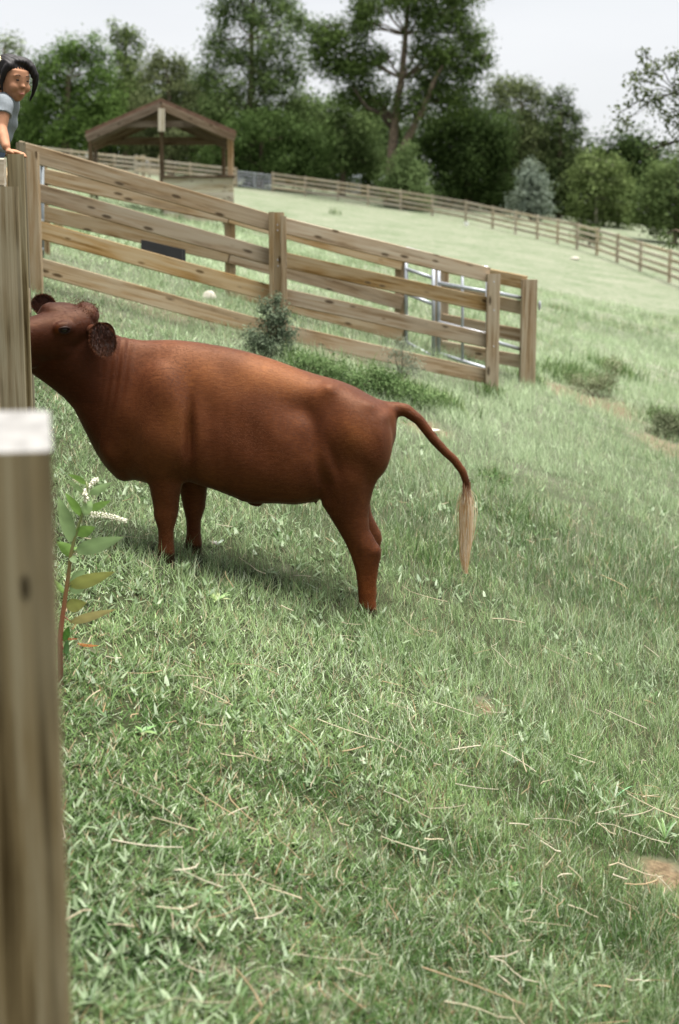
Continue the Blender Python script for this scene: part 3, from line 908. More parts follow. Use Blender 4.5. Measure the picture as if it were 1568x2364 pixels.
O1, O2 = (.04, .055, .024), (.15, .18, .085)         # olive
L1, L2 = (.05, .08, .03), (.165, .22, .10)          # light
K1, K2 = (.018, .03, .012), (.055, .08, .03)         # dark

tree('oak_tree', 'broad tree left of the shelter with sky showing through its crown', 112, [(150, 350, 10), (152, 260, 8, 0), (158, 180, 5, 0)],
     [(110, 165, 42, 48), (160, 130, 42, 42), (205, 120, 38, 38), (235, 175, 40, 45), (165, 205, 60, 45), (100, 235, 55, 50), (190, 265, 70, 50), (120, 300, 70, 40), (250, 250, 45, 50), (225, 310, 60, 35)], G1, G2, seed=3, k=4)
tree('slender_tree', 'slender tree with upright tips rising behind the shelter', 118, [(290, 360, 7), (288, 240, 5, 0), (290, 110, 3, 0), (290, 60, 1.5, 0)],
     [(262, 75, 9, 26), (275, 105, 17, 34), (292, 80, 12, 30), (312, 95, 15, 30), (288, 150, 34, 34), (300, 200, 42, 40), (285, 260, 45, 45), (280, 310, 40, 40)], G1, O2, seed=4, k=3.6)
tree('olive_tree', 'grey-green round tree directly behind the shelter roof', 114, [(395, 400, 9), (392, 300, 7, 0), (390, 190, 4, 0)],
     [(375, 140, 30, 32), (412, 150, 28, 30), (352, 180, 36, 34), (400, 200, 48, 44), (440, 215, 34, 40), (350, 245, 50, 42), (430, 270, 55, 42), (400, 330, 70, 40), (330, 330, 50, 38), (480, 330, 48, 46)], (.045, .055, .03), (.15, .16, .095), seed=5, k=3.2)
tree('sweetgum_tree', 'very tall feathery tree with many sky gaps', 112, [(575, 430, 11), (578, 260, 8, 0), (582, 90, 5, 0), (585, -80, 2, 0)],
     [(515, 30, 30, 46), (545, -30, 38, 50), (600, -40, 46, 50), (650, 10, 36, 52), (590, 45, 46, 48), (500, 105, 36, 46), (545, 130, 42, 44), (640, 100, 46, 50), (600, 160, 44, 40), (480, 175, 36, 44), (535, 210, 48, 40), (630, 200, 52, 42), (675, 165, 32, 46), (510, 260, 60, 40), (600, 265, 60, 40), (680, 250, 46, 44), (690, 60, 20, 46)], (.045, .07, .03), (.13, .165, .08), seed=6, k=3.6, leaf=.24, gap=.42)
tree('hedge_tree', 'low bushy tree massed under the tall feathery tree', 109, [(600, 430, 8), (602, 380, 6, 0), (605, 330, 4, 0)],
     [(545, 330, 50, 44), (600, 300, 54, 46), (660, 320, 56, 50), (560, 385, 60, 36), (630, 380, 60, 42), (700, 390, 55, 42), (720, 330, 50, 50), (500, 370, 40, 40)], G1, (.07, .10, .04), seed=7, k=4.2)
tree('rounded_tree', 'rounded mid-green tree left of the big forked oak', 113, [(790, 440, 8), (792, 370, 6, 0), (795, 300, 4, 0)],
     [(755, 275, 46, 40), (800, 250, 48, 36), (845, 290, 44, 46), (765, 340, 52, 46), (820, 350, 50, 46), (860, 380, 38, 46), (740, 400, 44, 38), (800, 385, 30, 30)], (.04, .06, .028), (.115, .15, .07), seed=8, k=3.8)
tree('forked_oak', 'big oak with leaning forked trunk and dark spreading crown', 106, [(898, 470, 14), (905, 360, 11, 0), (912, 280, 9.5, 0), (928, 180, 8, 0), (937, 80, 6, 0), (945, -40, 4, 0)],
     [(745, 120, 36, 44), (780, 85, 40, 44), (735, 70, 26, 30), (790, 150, 44, 40), (835, 60, 34, 50), (850, 10, 40, 40), (835, 150, 44, 44), (815, 215, 44, 34), (860, 225, 46, 42), (900, -10, 46, 40), (965, -20, 60, 46), (1040, -10, 52, 44), (985, 45, 46, 44), (1050, 55, 44, 46), (1095, 90, 36, 40), (1120, 130, 24, 20), (1030, 125, 56, 46), (975, 115, 38, 40), (1000, 190, 60, 46), (1075, 160, 50, 40), (1050, 230, 60, 44), (950, 240, 40, 40), (880, 130, 26, 40)], (.022, .036, .014), (.085, .115, .042), seed=9, k=4.2, leaf=.24, gap=.4)
# the oak's second leaning trunk
oak = bpy.data.objects.get('forked_oak')
mb = MB(); limb(mb, [P(915, 430, 106), P(935, 335, 105.6), P(968, 270, 105.2), P(1000, 195, 105), P(1022, 150, 105)], [11 * mpp(106), 9 * mpp(106), 7 * mpp(106), 5 * mpp(106), 3 * mpp(106)], 9, .05, 2)
mb.build('second_trunk', M['bark'], oak, smooth=True)
mb = MB(); limb(mb, [P(908, 300, 106), P(880, 262, 105.5), P(850, 250, 105), P(815, 200, 105)], [6 * mpp(106), 5 * mpp(106), 4 * mpp(106), 2 * mpp(106)], 8, .05, 3)
mb.build('limb', M['bark_dark'], oak, smooth=True)
tree('juniper_tree', 'pale green pointed juniper at the foot of the forked oak', 103, [(935, 485, 5), (935, 430, 4, 0), (936, 350, 2, 0)],
     [(937, 350, 16, 24, 0), (930, 375, 30, 26, 0), (945, 395, 36, 28, 0), (918, 420, 38, 30, 0), (950, 430, 42, 32, 0), (930, 455, 52, 28, 0), (965, 455, 30, 28, 0)], (.05, .075, .035), (.145, .185, .095), seed=10, k=6, leaf=.22)
tree('dark_tree', 'dark dense tree right of the pale juniper', 113, [(1080, 490, 10), (1082, 400, 8, 0), (1085, 280, 5, 0)],
     [(1030, 290, 50, 50), (1090, 270, 54, 50), (1140, 300, 48, 50), (1020, 360, 46, 54), (1080, 360, 60, 60), (1140, 370, 50, 54), (1030, 430, 50, 50), (1090, 440, 60, 46), (1140, 440, 46, 44), (1000, 300, 40, 50)], K1, K2, seed=11, k=4.5)
tree('olive_tree', 'tall olive-green tree with airy top between dark oak and upright tree', 117, [(1200, 490, 8), (1202, 380, 6, 0), (1205, 240, 3, 0)],
     [(1150, 205, 36, 34), (1195, 200, 40, 34), (1235, 225, 30, 36), (1165, 260, 48, 40), (1215, 275, 44, 44), (1180, 330, 56, 44), (1230, 350, 44, 50), (1150, 390, 40, 46), (1200, 410, 60, 44), (1170, 460, 60, 34)], (.04, .05, .025), (.13, .145, .08), seed=12, k=3.2)
tree('upright_tree', 'dark tree with upswept branches at the end of the wood', 116, [(1290, 505, 8), (1292, 400, 6, 0), (1296, 270, 3, 0)],
     [(1268, 240, 12, 32), (1290, 225, 11, 28), (1310, 245, 13, 34), (1328, 270, 13, 32), (1290, 280, 34, 34), (1335, 315, 20, 30), (1290, 330, 44, 40), (1325, 360, 34, 36), (1285, 390, 46, 44), (1320, 420, 42, 40), (1280, 450, 44, 44), (1310, 475, 40, 30)], (.028, .042, .02), (.09, .11, .055), seed=13, k=3.4)
tree('grey_spruce', 'blue-grey conical tree in front of the dark wood', 107, [(1225, 505, 4), (1226, 440, 3, 0), (1227, 385, 1.5, 0)],
     [(1227, 385, 13, 17, 0), (1224, 405, 24, 18, 0), (1230, 425, 34, 20, 0), (1222, 445, 40, 20, 0), (1228, 465, 48, 22, 0), (1225, 485, 52, 18, 0)], (.115, .13, .15), (.215, .235, .235), seed=14, k=4.6, leaf=.24)
tree('birch_tree', 'yellow-green birch with pale forked trunk', 110, [(1375, 520, 4), (1378, 450, 3.5, 0), (1395, 410, 3, 0), (1415, 380, 2, 0)],
     [(1370, 370, 30, 26), (1405, 385, 34, 30), (1350, 405, 34, 34), (1430, 425, 26, 36), (1390, 440, 46, 38), (1350, 470, 36, 40), (1420, 480, 42, 36), (1380, 505, 50, 26), (1440, 510, 26, 20)], (.055, .075, .03), (.15, .18, .085), seed=15, k=3.6, bark='bark_pale', leaf=.26)
tree('pine_tree', 'distant ragged pine in the gap right of the birch', 150, [(1465, 500, 4), (1462, 420, 3, 0), (1460, 340, 1.5, 0)],
     [(1455, 330, 12, 12), (1475, 345, 18, 12), (1455, 365, 18, 12), (1470, 385, 28, 18), (1445, 400, 24, 20), (1480, 420, 30, 26), (1455, 450, 36, 36), (1500, 400, 22, 14)], (.022, .034, .02), (.065, .085, .05), seed=16, k=4, leaf=.34)
tree('bushy_tree', 'bushy green tree at the right-hand end of the treeline', 100, [(1560, 560, 6), (1560, 470, 5, 0), (1562, 400, 3, 0)],
     [(1530, 400, 40, 34), (1580, 385, 46, 40), (1500, 450, 40, 40), (1550, 460, 50, 44), (1610, 450, 50, 60), (1520, 510, 50, 36), (1580, 520, 50, 34), (1480, 490, 26, 32), (1640, 520, 50, 40)], (.04, .06, .026), (.12, .15, .07), seed=17, k=3.8)
tree('sparse_tree', 'thin pale tree top rising beyond the girl', 135, [(10, 350, 6), (8, 220, 5, 0), (10, 110, 3, 0)],
     [(15, 100, 30, 22), (40, 112, 20, 22), (-15, 130, 34, 34), (20, 150, 36, 26), (10, 220, 60, 50), (50, 260, 46, 60), (0, 310, 70, 50)], (.07, .085, .06), (.17, .19, .13), seed=18, k=1.7, leaf=.34)
tree('thicket_tree', 'dark thicket tree filling the gap behind the corral corner', 116, [(60, 380, 6), (62, 310, 5, 0), (64, 270, 3, 0)],
     [(70, 260, 40, 50), (40, 300, 50, 46), (90, 330, 60, 40), (20, 345, 60, 36), (150, 340, 60, 30)], K1, (.08, .12, .045), seed=19, k=4.5)
for i, (x0, lab) in enumerate(((300, 'dark woodland tree behind the shelter posts'), (470, 'dark woodland tree right of the shelter'), (690, 'dark woodland tree behind the low bushy tree'), (870, 'dark woodland tree behind the juniper'), (1130, 'dark woodland tree behind the dark dense tree'), (1240, 'dark woodland tree behind the grey conical tree'), (1450, 'dark woodland tree behind the birch'))):
    yb = 392 + (x0 - 300) * .11
    tree('woodland_tree', lab, 124, [(x0, yb, 6), (x0, yb - 60, 5, 0), (x0 + 3, yb - 120, 3, 0)],
         [(x0 - 40, yb - 150, 56, 46), (x0 + 40, yb - 145, 56, 46), (x0, yb - 185, 50, 40), (x0 - 80, yb - 110, 56, 50), (x0 + 80, yb - 105, 56, 50), (x0, yb - 90, 80, 56), (x0 - 70, yb - 45, 60, 46), (x0 + 70, yb - 45, 60, 46), (x0, yb - 10, 100, 36)], K1, (.062, .088, .036), seed=30 + i, k=4.2, leaf=.36)
# bush beyond the fence
tree('round_bush', 'dark low bush in the far meadow behind the fence', 86, [(1362, 560, 3), (1362, 550, 2, 0), (1362, 540, 1, 0)], [(1350, 540, 18, 13, 0), (1372, 542, 18, 13, 0), (1362, 532, 16, 10, 0)], K1, (.07, .1, .035), seed=41, k=6, leaf=.18, cat='bush', group=None)
# tree just outside on the right, its boughs reach into the picture
tree('overhanging_tree', 'leafy boughs of a nearer tree reaching in over the field', 30, [(1800, 760, 60), (1790, 500, 40, 0), (1760, 330, 14, 0), (1660, 250, 8, 0), (1560, 215, 3, 0)],
     [(1500, 165, 22, 34), (1478, 215, 30, 26), (1515, 235, 36, 24), (1550, 270, 40, 30), (1560, 130, 22, 40), (1440, 285, 24, 14), (1470, 190, 18, 30), (1590, 200, 50, 60), (1600, 310, 50, 40), (1660, 150, 70, 80), (1700, 280, 90, 90), (1750, 60, 90, 80), (1485, 125, 12, 22), (1425, 265, 14, 18), (1535, 335, 26, 10), (1500, 345, 14, 8)],
     (.04, .05, .03), (.12, .13, .08), seed=42, k=1.5, leaf=.095, cat='tree', group=None, gap=.30, bark='bark_dark')
tree('hanging_twig', 'drooping leafy twig hanging low over the far meadow', 30, [(1700, 760, 3), (1640, 560, 3, 0), (1560, 530, 2, 0)], [(1535, 545, 18, 14, 0), (1550, 565, 14, 10, 0)], (.06, .085, .04), (.14, .17, .09), seed=43, k=2.0, leaf=.08, cat='sapling', group=None)

# shrubs by the fence
def shrub(name, label, Y, cl, colA, colB, leaf, k, seed, **kw):
    Y = hit(cl[0][0], cl[0][1] + cl[0][3] * .85).y
    b = P(cl[0][0], cl[0][1], Y); b.z = gz(b.x, b.y)
    t = thing(name, b, label, 'shrub', None)
    st = MB(); r = random.Random(seed); mp = mpp(Y); cc = []
    for px, py, rx, ry in cl:
        c = P(px, py, Y + r.uniform(-.4, .4) * rx * mp); cc.append((c, rx * mp, rx * mp, ry * mp))
        limb(st, [b + Vector((r.gauss(0, .02), r.gauss(0, .02), -.03)), b.lerp(c, .5) + Vector((r.gauss(0, .02), 0, .03)), c], [.006, .005, .002], 5, .004, seed)
    st.build('stem', M['bark'], t)
    v, f, c = leaf_cloud(cc, leaf, colA, colB, k, seed=seed, **kw)
    obj_np('foliage', v, f, 4, M['leaf'], t, c)
shrub('shrub', 'grey-green bushy weed growing in front of the fence post', 14.4, [(620, 790, 40, 34), (590, 780, 30, 30), (645, 770, 30, 40), (630, 735, 26, 36), (615, 710, 18, 22), (648, 720, 14, 30), (640, 690, 10, 18)], (.06, .085, .05), (.17, .205, .135), .03, 3.2, 51)
shrub('shrub', 'thin wispy grey weed before the lower fence rail', 14.6, [(925, 860, 16, 24), (910, 815, 26, 20), (940, 825, 24, 24), (930, 795, 28, 16), (960, 850, 22, 20)], (.13, .16, .11), (.26, .29, .21), .022, 1.2, 52)
shrub('shrub', 'low dark leafy weeds between the rump and the fence', 12.6, [(800, 880, 60, 26), (860, 890, 60, 28), (920, 905, 60, 28), (750, 855, 50, 24), (700, 840, 40, 22), (980, 925, 60, 24), (890, 870, 40, 20)], (.035, .07, .02), (.13, .19, .075), .035, 3.0, 53)
shrub('shrub', 'dark leafy weed clump at the right edge of the pasture', 12.0, [(1545, 990, 46, 26), (1510, 1000, 26, 18), (1590, 985, 46, 36), (1540, 965, 40, 22)], (.05, .065, .03), (.19, .21, .125), .03, 2.6, 54)
shrub('shrub', 'dry tufted weeds beside the bare track', 14.5, [(1370, 890, 36, 26), (1400, 880, 40, 28), (1330, 880, 26, 20), (1420, 850, 26, 24)], (.11, .14, .065), (.26, .27, .17), .03, 1.5, 55)
shrub('shrub', 'small dark weed on the slope below the tail', 10.2, [(1135, 1108, 24, 10), (1165, 1118, 14, 8), (1115, 1100, 14, 8)], (.04, .085, .025), (.13, .2, .075), .03, 2.6, 56)

# ------------------------------------------------------------------ broad leaves as parts
def leaf_mesh(base, tip, width, fold=.25, droop=.0, side=None, wave=0.0, rows=9):
    base = Vector(base); tip = Vector(tip); ax = tip - base; L = ax.length
    if side is None: side = ax.cross(Vector((0, 1, 0)))
    side = (side - ax.normalized() * side.dot(ax.normalized())).normalized(); nr = ax.normalized().cross(side)
    v = []; f = []
    for i in range(rows):
        u = i / (rows - 1)
        w = width * .5 * max(.02, (math.sin(math.pi * min(1, u ** .8)) ** .85) * (1.08 - .35 * u)) if i < rows - 1 else width * .01
        c = base + ax * u + Vector((0, 0, -droop * u * u)) + nr * (wave * math.sin(u * 5))
        v += [c + side * w + nr * (fold * w), c, c - side * w + nr * (fold * w)]
    for i in range(rows - 1):
        a = 3 * i
        f += [(a, a + 3, a + 4, a + 1), (a + 1, a + 4, a + 5, a + 2)]
    return v, f
def leaf_part(parent, base, tip, width, colr, name='leaf', **kw):
    v, f = leaf_mesh(base, tip, width, **kw)
    v = np.array([tuple(p) for p in v]); c = np.tile(np.array(colr), (len(v), 1)) * rng.uniform(.85, 1.15, (len(v), 1))
    c[1::3] = c[1::3] * 1.25
    return obj_np(name, v, np.array(f), 4, M['bigleaf'], parent, c, True, origin=parent.location)
# pokeweed
PY = 5.55
sp = [(137, 1500), (139, 1470), (145, 1418), (153, 1363), (160, 1313), (163, 1283), (172, 1243), (185, 1203), (191, 1186), (197, 1150), (202, 1128), (199, 1112)]
b = P(137, 1500, PY); b.z = gz(b.x, b.y)
pk = thing('pokeweed', b, 'tall weed with red stem, broad leaves and white flower spikes', 'plant')
sm, snt, sb = new_mat('red_stem')
tcn = snt.nodes.new('ShaderNodeTexCoord'); sx = snt.nodes.new('ShaderNodeSeparateXYZ'); rp = snt.nodes.new('ShaderNodeValToRGB'); mr = snt.nodes.new('ShaderNodeMapRange')
mr.inputs['From Min'].default_value = 0; mr.inputs['From Max'].default_value = .65
rp.color_ramp.elements[0].color = (.17, .025, .03, 1); rp.color_ramp.elements[1].color = (.17, .2, .07, 1); ee = rp.color_ramp.elements.new(.45); ee.color = (.23, .08, .04, 1)
snt.links.new(tcn.outputs['Object'], sx.inputs[0]); snt.links.new(sx.outputs[2], mr.inputs[0]); snt.links.new(mr.outputs[0], rp.inputs[0]); snt.links.new(rp.outputs[0], sb.inputs['Base Color'])
sb.inputs['Roughness'].default_value = .4
mb = MB(); pts = [b - Vector((0, 0, .03))] + [P(x, y, PY) for x, y in sp[1:]]
mb.tube(pts, np.linspace(.011, .0028, len(pts)), 10); mb.build('stem', sm, pk, smooth=True)
GL, GP, GY, GO = (.15, .26, .06), (.23, .33, .15), (.27, .28, .085), (.36, .14, .045)
for (bx, by, tx, ty, w_, c_, dy, fo) in ((186, 1193, 150, 1133, 17, GL, -.03, .3), (200, 1118, 155, 1086, 11, GL, .04, .3), (192, 1138, 155, 1108, 10, GP, .02, .3), (205, 1142, 262, 1109, 13, GP, -.02, .3),
                                         (198, 1180, 257, 1154, 14, GL, .05, .2), (192, 1190, 212, 1146, 17, GP, -.06, .2), (164, 1258, 133, 1140, 26, GP, -.05, .5), (175, 1236, 220, 1206, 21, GL, .02, .3), (172, 1275, 287, 1233, 25, GP, -.06, .2),
                                         (166, 1284, 131, 1240, 20, GL, .04, .4), (168, 1270, 183, 1252, 14, GL, .05, .2), (165, 1284, 176, 1300, 12, GP, -.03, .2), (158, 1353, 266, 1318, 23, GY, -.04, .3), (160, 1366, 208, 1333, 25, GP, .05, .2), (160, 1345, 200, 1308, 20, GP, .07, .2),
                                         (152, 1402, 200, 1388, 24, GY, .02, .2), (160, 1438, 268, 1401, 15, (.36, .31, .13), -.05, .2), (148, 1370, 124, 1334, 9, GL, .05, .3), (146, 1482, 160, 1437, 12, (.07, .16, .03), -.02, .3), (150, 1515, 156, 1470, 10, (.07, .14, .05), -.04, .3)):
    p0, p1 = P(bx, by, PY), P(tx, ty, PY + dy)
    # leaf stalk from the stem
    near = min(pts, key=lambda s: (s - p0).length)
    o_ = leaf_part(pk, p0, p1, w_ * 1.6 * mpp(PY), c_, fold=fo, droop=random.uniform(0, .02), side=Vector((0, -.2, 1)) if abs(tx - bx) > abs(ty - by) else Vector((1, -.3, 0)), wave=random.uniform(-.003, .003))
    mb = MB(); mb.tube([near, near.lerp(p0, .6) + Vector((0, 0, .002)), p0.lerp(p1, .06)], [.0026, .0022, .0016], 6); mb.build('leaf_stalk', sm, pk, smooth=True)
flm = simple('white_floret', (.62, .6, .48), .6, .3, 0, .15, 60)
def raceme(p0, p1, r0, r1, n, seed):
    r = random.Random(seed); st = MB(); st.tube([p0, p0.lerp(p1, .5) + Vector((0, 0, .008)), p1], [.0022, .0018, .001], 6)
    ro = st.build('flower_spike', sm, pk)
    fb_ = MB()
    for i in range(n):
        u = (i + .5) / n
        c = p0.lerp(p1, .12 + .88 * u) + Vector((0, 0, .008 * (1 - (2 * u - 1) ** 2)))
        a = i * 2.4; rr = r0 + (r1 - r0) * u
        c = c + Vector((.25 * r.gauss(0, 1) * rr, math.cos(a) * rr, math.sin(a) * rr))
        q_ = r.uniform(.0028, .0042)
        fb_.ellip(c, (q_, 0, 0), (0, q_, 0), (0, 0, q_), 7, 5)
    fo_ = fb_.build('floret', flm, ro, smooth=True); fo_['kind'] = 'stuff'
raceme(P(196, 1186, PY), P(293, 1204, PY - .03), .011, .006, 90, 1)
raceme(P(200, 1160, PY - .02), P(195, 1136, PY - .06), .014, .012, 60, 2)
raceme(P(203, 1128, PY), P(226, 1108, PY + .02), .010, .008, 50, 3)
for (x0, y0, x1, y1, w_, c_) in ((150, 1490, 182, 1500, 16, (.26, .06, .035)), (178, 1502, 230, 1516, 22, (.42, .17, .06)), (165, 1470, 182, 1455, 10, (.45, .33, .16))):
    h0, h1 = hit(x0, y0), hit(x1, y1)
    up_ = Vector((0, 0, .035))
    v, f = leaf_mesh(h0 + up_, h1 + up_ + Vector((0, 0, .015)), w_ * mpp(PY) * 1.4, fold=.3, side=Vector((0, -.8, .5)))
    v = np.array([tuple(p) for p in v])
    o_ = obj_np('fallen_leaf', v, np.array(f), 4, M['bigleaf'], None, np.tile(np.array(c_), (len(v), 1)), True, origin=h0)
    tag(o_, {16: 'dark red fallen leaf at the foot of the red-stemmed weed', 22: 'orange fallen leaf beside the red-stemmed weed', 10: 'small yellow withered leaf under the red-stemmed weed'}[w_], 'leaf')
# low broad-leaved weeds
def rosette(px, py, n, L, w_, colr, label, seed, upright=.5):
    h = hit(px, py); t = thing('weed', h, label, 'weed'); r = random.Random(seed)
    for i in range(n):
        a = 6.283 * i / n + r.uniform(-.3, .3); l = L * r.uniform(.7, 1.15); e = upright * r.uniform(.5, 1.3)
        p0 = h + Vector((0, 0, .015)); tip = h + Vector((math.cos(a) * l * math.cos(e), math.sin(a) * l * math.cos(e), .02 + l * math.sin(e)))
        leaf_part(t, p0, tip, w_ * r.uniform(.8, 1.2), [c * r.uniform(.85, 1.2) for c in colr], fold=.25, droop=l * .3, side=Vector((-math.sin(a), math.cos(a), .2)))
rosette(500, 1395, 9, .11, .026, (.25, .34, .15), 'pale leafy weed in the turf between the cow and the red-stemmed weed', 61, .7)
rosette(425, 1325, 7, .10, .022, (.24, .32, .17), 'ragged pale weed at the front hooves', 62, .8)
rosette(1535, 1945, 10, .16, .012, (.26, .37, .2), 'tuft of bright broad grass beside the large soil patch', 63, 1.0)
rosette(1420, 1850, 6, .12, .010, (.24, .33, .18), 'small bright grass tuft upslope of the large soil patch', 64, 1.0)
rosette(1170, 2060, 9, .07, .016, (.19, .28, .13), 'small flat weed among straw on the lower slope', 65, .4)
rosette(330, 1700, 9, .07, .016, (.17, .26, .11), 'flat dark rosette weed in the leafy turf', 66, .4)
rosette(480, 2080, 8, .07, .015, (.2, .28, .13), 'flat pale rosette weed low on the leafy turf', 67, .4)
rosette(500, 1265, 8, .06, .016, (.45, .48, .38), 'whitish flowering weed just behind the front hooves', 68, .8)
rosette(620, 1330, 8, .08, .015, (.22, .3, .15), 'leafy weed under the belly', 69, .5)

# ------------------------------------------------------------------ the cow
CY = 7.7
KM = mpp(CY)
def fur_material(name, c0, c1, c2, sheen=.35):
    m, nt, b = new_mat(name)
    N, Lk = nt.nodes, nt.links
    tc = N.new('ShaderNodeTexCoord')
    mp_ = N.new('ShaderNodeMapping'); mp_.inputs['Scale'].default_value = (5, 30, 30); mp_.inputs['Rotation'].default_value = (0, -.6, 0)
    Lk.new(tc.outputs['Object'], mp_.inputs['Vector'])
    n1 = N.new('ShaderNodeTexNoise'); n1.inputs['Scale'].default_value = 4; n1.inputs['Detail'].default_value = 6; n1.inputs['Roughness'].default_value = .7
    Lk.new(mp_.outputs[0], n1.inputs['Vector'])
    n2 = N.new('ShaderNodeTexNoise'); n2.inputs['Scale'].default_value = 3.2; n2.inputs['Detail'].default_value = 3; n2.inputs['Distortion'].default_value = .6
    Lk.new(tc.outputs['Object'], n2.inputs['Vector'])
    rp = N.new('ShaderNodeValToRGB'); e = rp.color_ramp.elements
    e[0].position = .36; e[0].color = (*c0, 1); e[1].position = .64; e[1].color = (*c2, 1); x = e.new(.5); x.color = (*c1, 1)
    ma = N.new('ShaderNodeMath'); ma.operation = 'MULTIPLY_ADD'; ma.inputs[1].default_value = .5
    hb = N.new('ShaderNodeMath'); hb.operation = 'MULTIPLY'; hb.inputs[1].default_value = .5
    Lk.new(n2.outputs['Fac'], hb.inputs[0]); Lk.new(n1.outputs['Fac'], ma.inputs[0]); Lk.new(hb.outputs[0], ma.inputs[2]); Lk.new(ma.outputs[0], rp.inputs['Fac'])
    at = N.new('ShaderNodeAttribute'); at.attribute_name = 'tint'
    mu = N.new('ShaderNodeMixRGB'); mu.blend_type = 'MULTIPLY'; mu.inputs['Fac'].default_value = 1
    Lk.new(rp.outputs[0], mu.inputs['Color1']); Lk.new(at.outputs['Color'], mu.inputs['Color2']); Lk.new(mu.outputs[0], b.inputs['Base Color'])
    bp = N.new('ShaderNodeBump'); bp.inputs['Strength'].default_value = .2; bp.inputs['Distance'].default_value = .004
    Lk.new(n1.outputs['Fac'], bp.inputs['Height']); Lk.new(bp.outputs[0], b.inputs['Normal'])
    b.inputs['Roughness'].default_value = .55; b.inputs['Specular IOR Level'].default_value = .26; b.inputs['Specular Tint'].default_value = (1, .52, .26, 1)
    b.inputs['Sheen Weight'].default_value = sheen; b.inputs['Sheen Roughness'].default_value = .45; b.inputs['Sheen Tint'].default_value = (.9, .5, .33, 1)
    return m
M['fur'] = fur_material('red_brown_coat', (.034, .0085, .0034), (.06, .0165, .0062), (.10, .032, .0115), .05)
UP, SD = Vector((0, 0, 1)), Vector((0, 1, 0))
cw = MB()
def vsec(px, top, bot, hw, egg=.1, Y=CY):
    a, b_ = P(px, top, Y), P(px, bot, Y)
    return ((a + b_) / 2, (a - b_) / 2, SD * hw, egg)
cw.loft([vsec(276, 850, 1040, .06), vsec(286, 815, 1085, .13), vsec(310, 792, 1106, .19), vsec(350, 784, 1113, .235, .30), vsec(400, 783, 1110, .255, .34), vsec(450, 788, 1113, .24, .30), vsec(500, 796, 1127, .25, .30),
         vsec(560, 808, 1150, .262, .28), vsec(620, 825, 1158, .265, .26), vsec(680, 847, 1161, .262, .2), vsec(730, 864, 1154, .255, .12), vsec(780, 877, 1128, .25, .06), vsec(820, 893, 1105, .25, -.04), vsec(860, 916, 1085, .215, 0),
         vsec(890, 928, 1060, .16), vsec(907, 940, 1030, .10), vsec(915, 962, 1005, .04)], 40, 2.6)
def osec(tx, ty, bx, by, hw, Y, egg=0.0):
    a, b_ = P(tx, ty, Y), P(bx, by, Y)
    return ((a + b_) / 2, (a - b_) / 2, SD * hw, egg)
cw.loft([osec(118, 815, 62, 850, .03, 7.50), osec(138, 800, 74, 864, .065, 7.52), osec(180, 770, 105, 886, .09, 7.54), osec(228, 748, 148, 918, .115, 7.58, .05), osec(256, 764, 172, 945, .125, 7.61, .1), osec(284, 775, 200, 1000, .145, 7.64, .12), osec(315, 782, 228, 1052, .17, 7.67, .12),
         osec(352, 786, 262, 1098, .20, 7.69, .12), osec(395, 800, 320, 1105, .20, CY, .1), osec(420, 840, 370, 1080, .12, CY)], 32)
# prominent brisket
cw.ellip(P(295, 1060, CY), (.10, 0, .02), (0, .12, 0), (0, 0, .125))
# shoulder and thigh masses on both flanks
for s in (-1, 1):
    cw.ellip(P(372, 955, CY) + SD * (s * .15), (.15, 0, -.02), (0, .10, 0), (.03, 0, .30))
    cw.ellip(P(385, 1045, CY) + SD * (s * .15), (.11, 0, 0), (0, .10, 0), (.0, 0, .15))
    cw.ellip(P(825, 1010, CY) + SD * (s * .15), (.19, 0, -.02), (0, .125, 0), (.0, 0, .24))
# legs
def leg(rows, Yc, dx=0.0, dy=0.0, dz=0.0):
    secs = []
    for py, fx, bx, hw in rows:
        a, b_ = P(fx, py, Yc), P(bx, py, Yc)
        secs.append(((a + b_) / 2 + Vector((dx, dy, dz)), (b_ - a) / 2, SD * hw, 0))
    cw.loft(secs, 24)
HIND = [(985, 790, 890, .06), (1020, 756, 901, .10), (1060, 744, 890, .115), (1100, 737, 874, .115), (1135, 736, 862, .10), (1164, 743, 855, .088), (1194, 762, 852, .074), (1222, 779, 856, .062), (1250, 795, 870, .055), (1268, 803, 879, .052), (1283, 809, 881, .05), (1300, 815, 877, .045),
        (1324, 821, 872, .038), (1355, 826, 868, .034), (1385, 828, 866, .034), (1402, 825, 868, .039), (1418, 821, 869, .043), (1426, 820, 868, .04), (1446, 812, 870, .047), (1458, 810, 870, .047)]
FORE = [(985, 365, 425, .07), (1020, 345, 438, .09), (1060, 338, 438, .09), (1109, 341, 425, .075), (1144, 348, 416, .062), (1170, 353, 413, .054), (1190, 357, 411, .052), (1206, 361, 406, .048), (1222, 365, 401, .04), (1249, 366, 400, .036), (1268, 364, 402, .038), (1281, 361, 404, .042), (1292, 359, 402, .04), (1312, 350, 404, .046), (1324, 348, 404, .046)]
leg(HIND, CY - .145)
leg(HIND, CY - .145, .012, .29, .035)
leg(FORE, CY - .13)
leg(FORE, CY - .13, .125, .26, .005)
# hind fetlock tuft of the far leg shows as a sliver
# belly: navel and small udder with teat
cw.ellip(P(588, 1158, CY), (.045, 0, -.01), (0, .03, 0), (0, 0, .025))
cw.ellip(P(715, 1140, CY), (.06, 0, 0), (0, .08, 0), (0, 0, .045))
cw.capsule([P(729, 1150, CY - .05), P(730, 1164, CY - .05)], [.012, .007])
cw.capsule([P(716, 1150, CY + .05), P(716, 1160, CY + .05)], [.012, .007])
